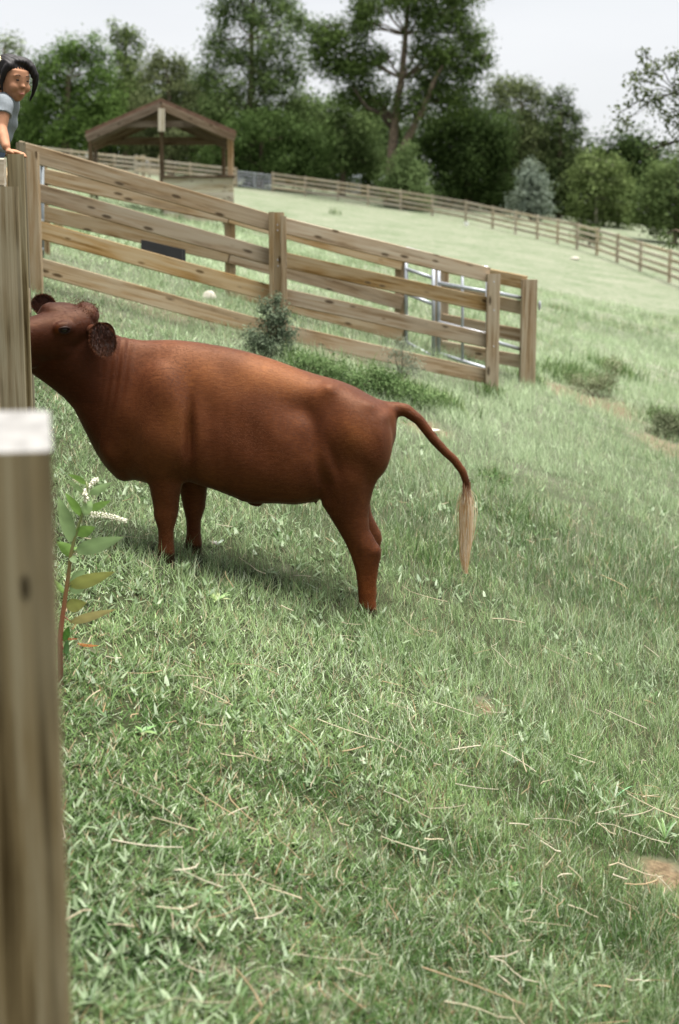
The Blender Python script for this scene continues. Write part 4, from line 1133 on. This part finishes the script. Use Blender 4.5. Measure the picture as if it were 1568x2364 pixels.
# tail
TU = [(872, 920), (906, 923), (941, 931), (976, 959), (1011, 1009), (1040, 1042), (1061, 1064), (1080, 1092), (1087, 1110), (1088, 1133)]
TL = [(880, 960), (912, 962), (936, 964), (959, 980), (991, 1019), (1020, 1047), (1036, 1058), (1056, 1084), (1065, 1108), (1068, 1130)]
cw.tube([(P(a[0], a[1], CY) + P(b_[0], b_[1], CY)) / 2 for a, b_ in zip(TU, TL)], [.04, .045, .036, .03, .027, .0245, .024, .022, .021, .02], 14)
# vulva / tail base fold
cw.ellip(P(899, 1045, CY), (.02, 0, 0), (0, .035, 0), (0, 0, .04))
# head, in its own frame: f forward to the muzzle, r to its far side, u out of the forehead
hf = Vector((-.78, -.58, -.03)).normalized(); hr = Vector((-.60, .70, .33)); hr = (hr - hf * hr.dot(hf)).normalized(); hu = hr.cross(hf).normalized()
if hu.z < 0: hu = -hu
H0 = P(178, 752, 7.58)
def HP(t, r_, u_): return H0 + hf * t + hr * r_ + hu * u_
cw.loft([(HP(t, 0, cu), hu * hh, hr * hw, eg) for t, cu, hw, hh, eg in ((-.10, -.02, .04, .05, 0), (-.075, -.01, .085, .09, 0), (-.03, -.015, .112, .118, -.05), (.03, -.03, .122, .135, -.08), (.09, -.045, .125, .142, -.06), (.15, -.055, .118, .135, 0), (.21, -.06, .103, .125, 0), (.28, -.062, .09, .112, 0), (.35, -.064, .082, .098, .05),
                                                             (.41, -.07, .078, .078, .1), (.45, -.072, .07, .068, .1), (.475, -.074, .045, .045, 0))], 30, 2.3)
cw.ellip(HP(.33, 0, -.125), hf * .15, hr * .06, hu * .055)
cw.ellip(HP(-.05, 0, .068), hf * .06, hr * .09, hu * .05)
cw.ellip(P(70, 828, 7.44), (.06, .03, 0), (0, .06, 0), (0, 0, .055))
cw.ellip(HP(.07, .045, .070), hf * .10, hr * .075, hu * .042)
cw.ellip(HP(.11, .085, .062), hf * .065, hr * .04, hu * .04)            # poll
for s in (-1, 1):
    cw.ellip(HP(.125, s * .098, .035), hf * .06, hr * .032, hu * .036)    # brow
    cw.ellip(HP(.09, s * .085, -.10), hf * .09, hr * .045, hu * .07)      # cheek
    cw.ellip(HP(.43, s * .045, -.035), hf * .035, hr * .03, hu * .028)    # nostril
cow_me = union(cw, .0085, 5, 'body')
v = get_v(cow_me).astype(float)
def pix(v):
    """photograph pixel of points (for placing anatomical features only)"""
    z = v[:, 2] - CAMZ
    d = v[:, 1] * cP - z * sP; uu = v[:, 1] * sP + z * cP
    return 784 + v[:, 0] / d * F, 1182 - uu / d * F
px_, py_ = pix(v)
# melt the masses of the trunk together, keep head and legs crisp
ed = np.empty(len(cow_me.edges) * 2, np.int32); cow_me.edges.foreach_get('vertices', ed); ed = ed.reshape(-1, 2)
deg = np.bincount(ed.ravel(), minlength=len(v)).astype(float)
soft = np.clip((px_ - 215) / 60, 0, 1) * np.clip((935 - px_) / 30, 0, 1) * np.clip((1140 - py_) / 60, 0, 1)
for _ in range(45):
    acc = np.zeros_like(v)
    for k_ in range(3):
        acc[:, k_] = np.bincount(ed[:, 0], v[ed[:, 1], k_], len(v)) + np.bincount(ed[:, 1], v[ed[:, 0], k_], len(v))
    v += (acc / deg[:, None] - v) * (soft * .6)[:, None]
cow_me.vertices.foreach_set('co', v.astype(np.float32).ravel()); cow_me.update()
nn = get_n(cow_me).astype(float)
px_, py_ = pix(v)
disp = np.zeros(len(v))
nearside = np.clip((CY + .02 - v[:, 1]) / .1, 0, 1)
bump = lambda cx, cy, rx, ry, a, th=0: a * np.exp(-((((px_ - cx) * math.cos(th) + (py_ - cy) * math.sin(th)) / rx) ** 2 + ((-(px_ - cx) * math.sin(th) + (py_ - cy) * math.cos(th)) / ry) ** 2))
disp += bump(437, 1010, 13, 75, -.018)                # groove behind the shoulder
disp += bump(405, 930, 40, 80, .010) + bump(350, 985, 30, 60, .006)
disp += bump(745, 1105, 16, 60, -.012, -.35)          # flank fold
disp += bump(752, 908, 34, 24, .010)                  # hook bone
disp += bump(700, 935, 34, 40, -.012)                 # hollow of the flank
disp += bump(830, 1000, 40, 55, .006) + bump(850, 1120, 14, 50, -.006)
disp += bump(890, 960, 14, 16, .010)
for i, cx in enumerate((470, 500, 530, 562, 594, 628)):
    disp += bump(cx + 4, 990 + 5 * i, 9, 70, .001)
disp += bump(358, 1192, 10, 18, .007) + bump(872, 1270, 9, 14, .010) + bump(362, 1284, 10, 10, .005) + bump(846, 1250, 8, 40, -.006, .25)
disp += bump(437, 1010, 11, 70, -.012) + bump(700, 950, 60, 26, -.008, .5) + bump(800, 990, 30, 50, .008) + bump(770, 1060, 12, 60, -.008, -.3) + bump(395, 880, 26, 60, .008, .2) + bump(640, 830, 120, 10, .004, .22)
disp += bump(840, 1262, 13, 16, .006) + bump(862, 1275, 8, 10, .005)
# loose skin folds on the neck
u_ = (px_ - 275) + .16 * (py_ - 860)
disp += .0042 * np.sin(u_ / 3.0 + .8 * np.sin(py_ / 38)) * np.exp(-(u_ / 22) ** 2) * np.exp(-((py_ - 870) / 95) ** 2)
disp += .0028 * vnoise(v * 9, 2)
disp += bump(760, 900, 20, 14, .012) + bump(725, 990, 18, 70, -.010, -.25) + bump(655, 1010, 40, 60, .004) + bump(455, 985, 14, 80, .004) + bump(880, 1010, 12, 40, .006)
disp += bump(250, 1050, 16, 40, .012, -.5) + bump(575, 1160, 30, 8, .012) + bump(860, 935, 26, 14, .008, .4)
v += nn * (np.where(soft > .3, 1.55, 1.0) * disp * nearside)[:, None]
cow_me.vertices.foreach_set('co', v.astype(np.float32).ravel()); cow_me.update()
cow_me.polygons.foreach_set('use_smooth', np.ones(len(cow_me.polygons), bool))
# coat colour: darker face, throat and lower legs, ginger cannons, dark hooves
tint = np.ones((len(v), 3))
def blend(mask, c):
    global tint
    tint = tint * (1 - mask[:, None]) + np.array(c) * mask[:, None]
hd = np.clip((250 - px_) / 40, 0, 1) * (py_ < 930)
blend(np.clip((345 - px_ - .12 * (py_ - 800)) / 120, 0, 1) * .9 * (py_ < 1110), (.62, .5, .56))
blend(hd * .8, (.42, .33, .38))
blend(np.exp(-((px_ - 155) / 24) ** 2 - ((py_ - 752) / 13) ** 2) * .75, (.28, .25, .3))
blend(np.exp(-((px_ - 134) / 9) ** 2 - ((py_ - 762) / 7) ** 2) * .9, (1.7, 1.5, 1.0))
blend(np.exp(-((px_ - 860) / 40) ** 2 - ((py_ - 1370) / 60) ** 2) * (py_ > 1230), (1.5, 1.35, .95))
gold_sheen = np.exp(-((px_ - 470) / 60) ** 2 - ((py_ - 880) / 45) ** 2) + np.exp(-((px_ - 610) / 110) ** 2 - ((py_ - 860 - .2 * (px_ - 610)) / 45) ** 2) + .8 * np.exp(-((px_ - 820) / 45) ** 2 - ((py_ - 1000) / 42) ** 2) + .5 * np.exp(-((px_ - 400) / 30) ** 2 - ((py_ - 960) / 50) ** 2)
gold_sheen = np.clip(gold_sheen * (.75 + .5 * vnoise(v * 6, 12)), 0, 1)          # golden sheen on back, shoulder and haunch painted into the coat colour
blend(gold_sheen * .95, (1.95, 2.25, 1.9))
gl = ground_np(v[:, 0], v[:, 1])
hoof = np.clip((.062 - (v[:, 2] - gl)) / .012, 0, 1)
blend(hoof, (.16, .3, .45))
blend(np.exp(-((px_ - 905) / 12) ** 2 - ((py_ - 1010) / 50) ** 2) * .8, (1.5, 1.5, 1.3))
blend(np.clip((px_ - 1060) / 25, 0, 1) * np.clip((py_ - 1060) / 50, 0, 1), (.45, .5, .55))
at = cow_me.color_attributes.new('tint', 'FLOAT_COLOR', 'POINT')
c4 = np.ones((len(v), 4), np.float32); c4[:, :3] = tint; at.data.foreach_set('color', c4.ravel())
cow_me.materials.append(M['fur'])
cb_ = P(600, 1380, CY); cb_.z = gz(cb_.x, CY)
cow = thing('cow', cb_, 'red-brown young cow standing on the slope with its nose behind the fence post', 'cow')
v2 = v - np.array(cb_); cow_me.vertices.foreach_set('co', v2.astype(np.float32).ravel()); cow_me.update()
body = bpy.data.objects.new('body', cow_me); link(body, cow)
# short coat hair over the whole body
nn = get_n(cow_me).astype(float)
pl_idx = np.empty(len(cow_me.polygons) * 4, np.int32) if all(len(p.vertices) == 4 for p in cow_me.polygons) else None
sel = rng.choice(len(v), 180000, replace=True)
hp = v[sel] + rng.normal(0, .004, (len(sel), 3)); hn = nn[sel]
flow = np.tile(np.array([.8, 0, -.55]), (len(sel), 1)) + rng.normal(0, .28, (len(sel), 3)); flow -= hn * (flow * hn).sum(1)[:, None]; flow /= np.linalg.norm(flow, axis=1)[:, None]
hp = v[sel] + (hp - v[sel]) - hn * ((hp - v[sel]) * hn).sum(1)[:, None]
hl = rng.uniform(.007, .016, len(sel)) * np.where(gl[sel] + .08 > v[sel][:, 2], .1, 1)
wd = np.cross(hn, flow) * .0006
tipd = flow * .93 + hn * .28
hv = np.stack([hp - wd - hn * .001, hp + wd - hn * .001, hp + tipd * hl[:, None]], 1).reshape(-1, 3)
M['hair'] = leaf_mat('coat_hair_strand', .15, .55, .2)
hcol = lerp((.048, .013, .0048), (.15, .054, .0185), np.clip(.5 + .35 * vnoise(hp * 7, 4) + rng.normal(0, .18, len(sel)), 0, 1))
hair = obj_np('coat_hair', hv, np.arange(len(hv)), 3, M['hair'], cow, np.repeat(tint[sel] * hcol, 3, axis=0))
hair['kind'] = 'stuff'
# curly poll tuft
pt_ = np.array([tuple(HP(-.04 + random.gauss(0, .03), random.gauss(0, .05), .104 + random.gauss(0, .006))) for _ in range(900)])
n_ = len(pt_)
d_ = rng.normal(size=(n_, 3)) * .7 + np.array(hu) * .7 - np.array(hf) * .4
d_ /= np.linalg.norm(d_, axis=1)[:, None]
s_ = np.cross(d_, rng.normal(size=(n_, 3))); s_ /= np.linalg.norm(s_, axis=1)[:, None]
tv_ = np.stack([pt_ - s_ * .0012, pt_ + s_ * .0012, pt_ + d_ * rng.uniform(.010, .020, (n_, 1))], 1).reshape(-1, 3)
o = obj_np('poll_tuft', tv_, np.arange(len(tv_)), 3, M['fur'], cow, np.repeat(np.clip(rng.normal(.75, .25, (n_, 1)), .3, 1.3) * np.ones((1, 3)), 3, axis=0)); o['kind'] = 'stuff'
# ears: cupped, fringed
def ear(c, A, B, Nn, name):
    """c centre, A half length to the tip, B half width, Nn opening direction"""
    mb = MB()
    A = Vector(A); B = Vector(B); Nn = Vector(Nn)
    rs = []
    n = 22
    for i in range(13):
        u = -1 + 2 * i / 12
        w = math.sqrt(max(.012, 1 - abs(u) ** 2.4)) * (1 - .24 * u)
        cc = c + A * u - Nn * (.25 * (1 - u * u))
        ring = []
        for j in range(n):
            a_ = 2 * math.pi * j / n
            sa = math.sin(a_)
            th = .26 if sa < 0 else -.05 * (1 - abs(math.cos(a_)) ** 3)       # hollow on the open side
            ring.append(cc + B * (w * math.cos(a_)) + Nn * (th * abs(sa) * w * (-1 if sa < 0 else 1) + .15 * w * w * math.cos(a_) ** 2))
        rs.append(ring)
    mb.rings(rs)
    me = mb.mesh(name, M['fur'], cow.location, True)
    vv = get_v(me); at = me.color_attributes.new('tint', 'FLOAT_COLOR', 'POINT')
    c4 = np.ones((len(vv), 4), np.float32); c4[:, :3] = (.22, .18, .2)
    at.data.foreach_set('color', c4.ravel())
    o = bpy.data.objects.new(name, me); link(o, cow)
    # fringe
    k = 2600
    a = rng.uniform(0, 6.283, k); t = 1 - .14 * rng.random(k)
    base_ = np.array(c)[None] + np.outer(np.cos(a) * t, A) + np.outer(np.sin(a) * t * np.where(np.cos(a) < 0, 1 + .22 * np.cos(a), 1), B) + np.outer(.15 * t * t - .25 * (1 - t * t), Nn)
    dr = np.outer(np.cos(a), Vector(A).normalized()) + np.outer(np.sin(a), Vector(B).normalized()) + rng.normal(0, .45, (k, 3))
    dr /= np.linalg.norm(dr, axis=1)[:, None]; s2 = np.cross(dr, rng.normal(size=(k, 3))); s2 /= np.linalg.norm(s2, axis=1)[:, None]
    fv = np.stack([base_ - s2 * .0009, base_ + s2 * .0009, base_ + dr * rng.uniform(.006, .017, (k, 1))], 1).reshape(-1, 3)
    fo = obj_np('ear_fringe', fv, np.arange(len(fv)), 3, M['fur'], o, np.repeat(np.ones((k, 3)) * (rng.uniform(.4, 1.1, (k, 1)) * np.where(t > .96, 1.2, .5)[:, None]), 3, axis=0), origin=cow.location)
    fo.location = (0, 0, 0); fo['kind'] = 'stuff'
    # soft hair lying inside and over the ear
    k = 3200
    a = rng.uniform(0, 6.283, k); t = np.sqrt(rng.random(k)) * .95
    sgn = rng.choice((1.0, -1.0), k)
    base_ = np.array(c)[None] + np.outer(np.cos(a) * t, A) + np.outer(np.sin(a) * t, B) + np.outer(np.where(sgn > 0, .04 + .1 * t * t - .22 * (1 - t * t), -.45 + .3 * t), Nn)
    dr = np.outer(np.ones(k), Vector(A).normalized()) * .9 + np.outer(sgn * .35, Vector(Nn).normalized()) + rng.normal(0, .35, (k, 3))
    dr /= np.linalg.norm(dr, axis=1)[:, None]; s2 = np.cross(dr, rng.normal(size=(k, 3))); s2 /= np.linalg.norm(s2, axis=1)[:, None]
    fv = np.stack([base_ - s2 * .0008, base_ + s2 * .0008, base_ + dr * rng.uniform(.012, .03, (k, 1))], 1).reshape(-1, 3)
    fo = obj_np('ear_hair', fv, np.arange(len(fv)), 3, M['hair'], o, np.repeat(lerp((.012, .004, .002), (.075, .022, .009), rng.random(k) ** 2), 3, axis=0), origin=cow.location)
    fo.location = (0, 0, 0); fo['kind'] = 'stuff'
    return o
ec = P(238, 783, 7.36)
ear(ec, Vector((.028, -.02, -.084)), Vector((.060, .02, .02)), Vector((-.015, -.055, -.02)), 'ear')
mb = MB(); 
ec2 = P(102, 704, 7.74)
ear(ec2, Vector((-.03, .02, .05)), Vector((.055, .01, .02)), Vector((-.02, -.035, .01)), 'ear')
# ear root of the near ear joins the skull
mb = MB(); mb.capsule([HP(-.03, -.09, .01), P(226, 765, 7.42)], [.034, .028]); me = mb.mesh('ear_root', M['fur'], cow.location, True)
at = me.color_attributes.new('tint', 'FLOAT_COLOR', 'POINT'); at.data.foreach_set('color', np.tile(np.array([.6, .55, .6, 1], np.float32), len(me.vertices)))
link(bpy.data.objects.new('ear_root', me), cow)
# eye
eye_c = None
dgx = P(148, 761, 7.6) - Vector((0, 0, CAMZ)); 
tree_b = None
from mathutils.bvhtree import BVHTree
bvh = BVHTree.FromPolygons([tuple(p) for p in v2], [tuple(p.vertices) for p in cow_me.polygons])
def on_cow(px, py):
    o0 = Vector((0, 0, CAMZ)) - Vector(cb_)
    d_ = (P(px, py, 8) - Vector((0, 0, CAMZ))).normalized()
    h = bvh.ray_cast(o0, d_)
    return (h[0] + Vector(cb_), h[1]) if h[0] is not None else (P(px, py, 7.5), Vector((0, -1, 0)))
ep, en = on_cow(149, 761)
em, ent, eb = new_mat('eye_ball'); eb.inputs['Base Color'].default_value = (.008, .006, .006, 1); eb.inputs['Roughness'].default_value = .12; eb.inputs['Specular IOR Level'].default_value = .25
hz = ent.nodes.new('ShaderNodeTexNoise'); hz.inputs['Scale'].default_value = 40; hrp = ent.nodes.new('ShaderNodeValToRGB'); hrp.color_ramp.elements[0].color = (.005, .004, .004, 1); hrp.color_ramp.elements[1].color = (.018, .010, .008, 1)
ent.links.new(hz.outputs['Fac'], hrp.inputs['Fac']); ent.links.new(hrp.outputs[0], eb.inputs['Base Color'])
mb = MB(); ax = (hf - en * hf.dot(en)).normalized(); ay = en.cross(ax)
mb.ellip(ep - en * .001, ax * .023, ay * .0165, en * .014, 18, 12); eo = mb.build('eye', em, cow, smooth=True)
lm = simple('eyelid', (.02, .007, .004), .6, .2, 0, .2, 60)
for s, (r0, a0) in ((1, (.024, 0)), (-1, (.025, 0))):
    mb = MB(); ptl = []
    for k in range(9):
        a = math.pi * k / 8
        ptl.append(ep + ax * (math.cos(a) * .030) + ay * (s * math.sin(a) * (.0185 if s * ay.z < 0 else .0165)) + en * ((.004 if s * ay.z < 0 else .012) * math.sin(a) - .003))
    mb.tube(ptl, [.003, .004, .005, .0055, .006, .0055, .005, .004, .003], 8); mb.build('eyelid', lm, cow, smooth=True)
# tail switch
sw = []
k = 1500
for i in range(k):
    st_ = P(1078 + random.uniform(-9, 9), 1120 + random.uniform(-8, 26), CY + random.uniform(-.02, .02))
    L = abs(random.gauss(.62, .22))
    L = min(L, 1.0)
    path = [(1078, 1128), (1076, 1190), (1072, 1250), (1072, 1290), (1077, 1325)]
    spread = random.gauss(0, 1)
    pr = []
    for q in range(5):
        u = q / 4 * L
        s0 = min(int(u * 4), 3); fr = u * 4 - s0
        pp = (path[s0][0] + (path[s0 + 1][0] - path[s0][0]) * fr, path[s0][1] + (path[s0 + 1][1] - path[s0][1]) * fr)
        wd_ = float(np.interp(u, [0, .12, .4, .7, 1], [8, 10.5, 10.5, 8, 3.5])) + 2 * math.sin(6 * u + spread * 2)
        pr.append(P(pp[0] + spread * wd_ * .62 * (q > 0) + (st_.x / KM * 0), pp[1], st_.y + spread * 0 + random.gauss(0, .006)))
    pr[0] = st_
    sw.append(pr)
sv2, sf2, sc2 = [], [], []
for pr in sw:
    b0 = len(sv2); cc = np.array(random.choice(((.55, .38, .2), (.66, .54, .38), (.5, .27, .1), (.72, .62, .47)))) * random.uniform(.8, 1.1)
    for q, p_ in enumerate(pr):
        w2 = .0011 * (1 - .15 * q)
        sv2 += [tuple(p_ + Vector((-w2, 0, 0))), tuple(p_ + Vector((w2, w2, 0)))]
        cx = cc if q > 0 else np.array((.2, .09, .045))
        sc2 += [cx, cx]
    for q in range(4): sf2 += [b0 + 2 * q, b0 + 2 * q + 1, b0 + 2 * q + 3, b0 + 2 * q + 2]
M['blond'] = leaf_mat('switch_hair', .2, .5, .3)
o = obj_np('tail_switch', np.array(sv2), np.array(sf2), 4, M['blond'], cow, np.array(sc2)); o['kind'] = 'stuff'
o['label'] = 'long pale blond tail tuft'

# ------------------------------------------------------------------ the girl on the fence
GYd = 6.85
gk = mpp(GYd)
skin = simple('skin', (.30, .15, .085), .65, .15, 0, .12, 25)
hairm = simple('black_hair', (.010, .008, .008), .6, .25, 0, .4, 60)
shirt = simple('grey_tshirt', (.19, .21, .225), .9, .1, 0, .10, 90)
shorts = simple('denim_shorts', (.10, .13, .2), .9, .1, 0, .2, 60)
def G(px, py, d=0.0): return P(px - 8, py, GYd + d)
ghd = G(36, 183)
gf_ = Vector((.76, -.62, -.20)).normalized(); gs = Vector((.63, .77, .0)).normalized(); gs = (gs - gf_ * gs.dot(gf_)).normalized(); gu = gs.cross(gf_).normalized()
if gu.z < 0: gu = -gu
def GH(f_, s_, u_): return ghd + gf_ * f_ + gs * s_ + gu * u_
gb = MB()
hs = .092          # half height of the head
gb.ellip(GH(-.012, 0, .018), gf_ * .082, gs * .070, gu * .080)       # cranium
gb.loft([(GH(.030, 0, .05), gf_ * .045, gs * .060, 0), (GH(.030, 0, .02), gf_ * .052, gs * .064, 0), (GH(.030, 0, -.012), gf_ * .052, gs * .064, 0), (GH(.028, 0, -.045), gf_ * .050, gs * .056, 0), (GH(.030, 0, -.07), gf_ * .042, gs * .042, 0), (GH(.034, 0, -.088), gf_ * .028, gs * .026, 0), (GH(.036, 0, -.094), gf_ * .014, gs * .012, 0)], 24)
gb.ellip(GH(.082, 0, -.022), gf_ * .016, gs * .0125, gu * .010)      # nose tip
gb.ellip(GH(.077, 0, -.004), gf_ * .009, gs * .008, gu * .02)
for s in (-1, 1):
    gb.ellip(GH(.060, s * .036, -.028), gf_ * .022, gs * .022, gu * .022)    # cheek
    gb.ellip(GH(.070, s * .027, .022), gf_ * .010, gs * .02, gu * .006)      # brow
    gb.ellip(GH(-.012, s * .069, -.004), gf_ * .018, gs * .009, gu * .026)   # ear
gb.ellip(GH(.077, 0, -.052), gf_ * .009, gs * .02, gu * .006)
gb.ellip(GH(.074, 0, -.061), gf_ * .009, gs * .017, gu * .006)
# neck, torso leaning forward, hips and legs standing on a fence rail
NK = G(14, 222, .03); CH = G(2, 268, .04); WA = G(-12, 330, .05); HI = G(-40, 385, .06)
gb.capsule([GH(-.025, 0, -.06), NK, G(8, 240, .04)], [.036, .037, .05])
gb.loft([(G(10, 218, .03), Vector((.03, 0, .015)), Vector((.02, .06, 0)), 0), (G(8, 232, .03), Vector((.075, 0, .02)), Vector((0, .10, 0)), 0), (CH, Vector((.088, 0, .015)), Vector((0, .105, 0)), 0), (G(-4, 300, .05), Vector((.085, 0, .01)), Vector((0, .095, 0)), 0), (WA, Vector((.08, 0, .01)), Vector((0, .09, 0)), 0), (HI, Vector((.085, 0, 0)), Vector((0, .10, 0)), 0), (G(-44, 410, .06), Vector((.06, 0, 0)), Vector((0, .08, 0)), 0)], 24)
hand_top = P(26, 352, 6.52)
sho = G(16, 240, -.085); elb = G(10, 296, -.13); wri = P(14, 338, GYd - .23)
gb.capsule([sho, sho.lerp(elb, .5), elb, elb.lerp(wri, .5), wri], [.036, .034, .0285, .0265, .020])
sho2 = G(6, 240, .14); elb2 = G(0, 300, .2); wri2 = G(-4, 345, .12)
gb.capsule([sho2, sho2.lerp(elb2, .5), elb2, elb2.lerp(wri2, .5), wri2], [.036, .034, .0285, .0265, .020])
def hand(w0, fdir, sdir_):
    pc = w0 + fdir * .035 + Vector((0, 0, -.012))
    gb.ellip(pc, fdir * .036, sdir_ * .028, Vector((0, 0, .013)))
    for i, (o_, l) in enumerate(((-.021, .030), (-.007, .036), (.007, .034), (.021, .026))):
        k0 = pc + fdir * .028 + sdir_ * o_
        gb.capsule([k0, k0 + fdir * (l * .6) + Vector((0, 0, -.003)), k0 + fdir * l + Vector((0, 0, -.016))], [.0075, .007, .0062], 8)
    th = pc + sdir_ * -.024 - fdir * .004
    gb.capsule([th, th + sdir_ * -.016 + fdir * .014, th + sdir_ * -.02 + fdir * .03 + Vector((0, 0, -.005))], [.009, .008, .007], 8)
hand(P(14, 343, GYd - .235), Vector((.93, -.3, -.1)).normalized(), Vector((.3, .93, 0)).normalized())
hand(wri2, Vector((.95, 0, -.1)).normalized(), Vector((0, 1, 0)))
railz = G(-40, 640).z
for s in (-1, 1):
    hp_ = HI + Vector((-.01, s * .05, -.04)); kn = HI + Vector((.03, s * .06, -.27)); an = HI + Vector((-.03, s * .06, -.50))
    gb.capsule([hp_, hp_.lerp(kn, .5), kn, kn.lerp(an, .4), an], [.062, .055, .043, .042, .028])
    gb.capsule([an + Vector((-.03, 0, -.025)), an + Vector((.09, 0, -.035))], [.028, .024])
gm = union(gb, .0052, 3, 'girl_body')
gm.materials.append(skin)
gm.polygons.foreach_set('use_smooth', np.ones(len(gm.polygons), bool))
gbase = Vector((HI.x, HI.y, HI.z - .60))
gl_t = thing('person', gbase, 'child in grey t-shirt leaning over the corral fence with hands on it', 'person')
vv = get_v(gm) - np.array(gbase, np.float32); gm.vertices.foreach_set('co', vv.ravel()); gm.update()
link(bpy.data.objects.new('body', gm), gl_t)
# rail she stands on
board('rail', fl, (gbase.x - .5, gbase.y + .02, gbase.z - .03), (lx(6.8) - .05, gbase.y + .02, gbase.z - .03), .12, .2, M['rail'])
# t-shirt
ts = MB()
ts.loft([(G(12, 219, .03), Vector((.035, 0, .018)), Vector((.0, .05, 0)), 0), (G(10, 226, .03), Vector((.075, 0, .022)), Vector((0, .098, 0)), 0), (G(10, 240, .03), Vector((.09, 0, .022)), Vector((0, .117, 0)), 0), (CH, Vector((.101, 0, .015)), Vector((0, .122, 0)), 0), (G(-3, 300, .05), Vector((.100, 0, .012)), Vector((0, .112, 0)), 0), (G(-12, 330, .05), Vector((.09, 0, .01)), Vector((0, .105, 0)), 0), (G(-22, 350, .05), Vector((.098, 0, .01)), Vector((0, .115, 0)), 0), (G(-26, 358, .05), Vector((.08, 0, .01)), Vector((0, .1, 0)), 0)], 26)
for a, b_ in ((sho, elb), (sho2, elb2)):
    d_ = (b_ - a)
    ts.tube([a - d_ * .30 + Vector((0, .02 if a is sho else -.02, 0)), a - d_ * .12, a + d_ * .1, a + d_ * .38, a + d_ * .46], [.018, .040, .046, .049, .048], 18)
tm = union(ts, .0055, 4, 'shirt')
vv = get_v(tm).astype(float); nr_ = get_n(tm).astype(float)
vv += nr_ * (.0035 * vnoise(vv * 16, 8) + .003 * np.sin(vv[:, 2] * 70 + vv[:, 0] * 50))[:, None]
tm.vertices.foreach_set('co', (vv - np.array(gbase)).astype(np.float32).ravel()); tm.update(); tm.materials.append(shirt); tm.polygons.foreach_set('use_smooth', np.ones(len(tm.polygons), bool))
link(bpy.data.objects.new('t_shirt', tm), gl_t)
sh_ = MB()
sh_.loft([(G(-22, 352, .055), Vector((.088, 0, 0)), Vector((0, .105, 0)), 0), (HI, Vector((.097, 0, 0)), Vector((0, .112, 0)), 0), (G(-44, 412, .06), Vector((.085, 0, 0)), Vector((0, .105, 0)), 0)], 22)
for s in (-1, 1):
    hp_ = HI + Vector((-.01, s * .05, -.04)); kn = HI + Vector((.03, s * .06, -.27))
    sh_.tube([hp_ + Vector((0, 0, .03)), hp_.lerp(kn, .5)], [.07, .07], 16)
so = union(sh_, .007, 3, 'shorts')
so.vertices.foreach_set('co', (get_v(so) - np.array(gbase, np.float32)).ravel()); so.update(); so.materials.append(shorts)
link(bpy.data.objects.new('shorts', so), gl_t)
# hair: cap swept back with a side curtain
hb_ = MB()
hb_.ellip(GH(-.024, 0, .034), gf_ * .088, gs * .080, gu * .078)
hb_.ellip(GH(-.060, 0, -.01), gf_ * .055, gs * .07, gu * .07)
hb_.ellip(GH(.018, .02, .086), gf_ * .050, gs * .058, gu * .022)
hb_.ellip(GH(.012, -.045, .062), gf_ * .045, gs * .03, gu * .035)
hb_.capsule([GH(.045, .062, .070), GH(.062, .082, .035), GH(.056, .092, -.01), GH(.040, .094, -.055), GH(.026, .09, -.085)], [.022, .017, .0125, .009, .004])
hb_.capsule([GH(.050, .02, .090), GH(.062, .05, .068), GH(.060, .074, .03)], [.012, .016, .014])
hb_.capsule([GH(.04, -.058, .06), GH(.03, -.072, .03), GH(.018, -.074, -.02), GH(.022, -.068, -.06)], [.022, .014, .009, .004])
hb_.capsule([GH(-.08, -.01, -.01), GH(-.10, -.02, -.06), GH(-.09, -.03, -.12)], [.035, .028, .012])
hmz = union(hb_, .0055, 3, 'hair')
vv = get_v(hmz).astype(float); nr_ = get_n(hmz).astype(float)
vv += nr_ * (.0022 * np.sin(((vv - np.array(ghd)) @ np.array(gs)) * 420 + 2 * vnoise(vv * 12, 3)))[:, None]
# keep the face free: pull hair back behind the face plane
rel = vv - np.array(ghd); fv_, sv_, uv_ = rel @ np.array(gf_), rel @ np.array(gs), rel @ np.array(gu)
hmz.vertices.foreach_set('co', (vv - np.array(gbase)).astype(np.float32).ravel()); hmz.update(); hmz.materials.append(hairm); hmz.polygons.foreach_set('use_smooth', np.ones(len(hmz.polygons), bool))
link(bpy.data.objects.new('hair', hmz), gl_t)
for s in (-1, 1):
    mb = MB(); mb.ellip(GH(.0755, s * .027, .004), gf_ * .005, gs * .0095, gu * .0034, 14, 8); mb.build('eye', hairm, gl_t, smooth=True)
    mb = MB(); mb.tube([GH(.079, s * .014, .023), GH(.080, s * .027, .028), GH(.074, s * .042, .024)], [.0012, .0018, .001], 6); mb.build('eyebrow', hairm, gl_t, smooth=True)
lipm = simple('lips', (.36, .13, .10), .45, .35, 0, .08, 40)
mb = MB(); mb.tube([GH(.078, -.014, -.0575), GH(.084, -.005, -.054), GH(.085, 0, -.055), GH(.084, .005, -.054), GH(.078, .014, -.0575)], [.0015, .0042, .0045, .0042, .0015], 8); mb.build('mouth', lipm, gl_t, smooth=True)
clipm = simple('yellow_clip', (.75, .68, .42), .4, .4, 0, .1, 60)
mb = MB(); cc_ = GH(-.022, -.068, .076)
for k in range(5):
    a = 6.283 * k / 5
    mb.ellip(cc_ + gf_ * (.010 * math.cos(a)) + gu * (.013 * math.sin(a)), gf_ * .008, gs * .007, gu * .009, 8, 6)
mb.ellip(cc_ - gs * .003 , gf_ * .006, gs * .006, gu * .006, 8, 6)
mb.build('hair_clip', clipm, gl_t, smooth=True)
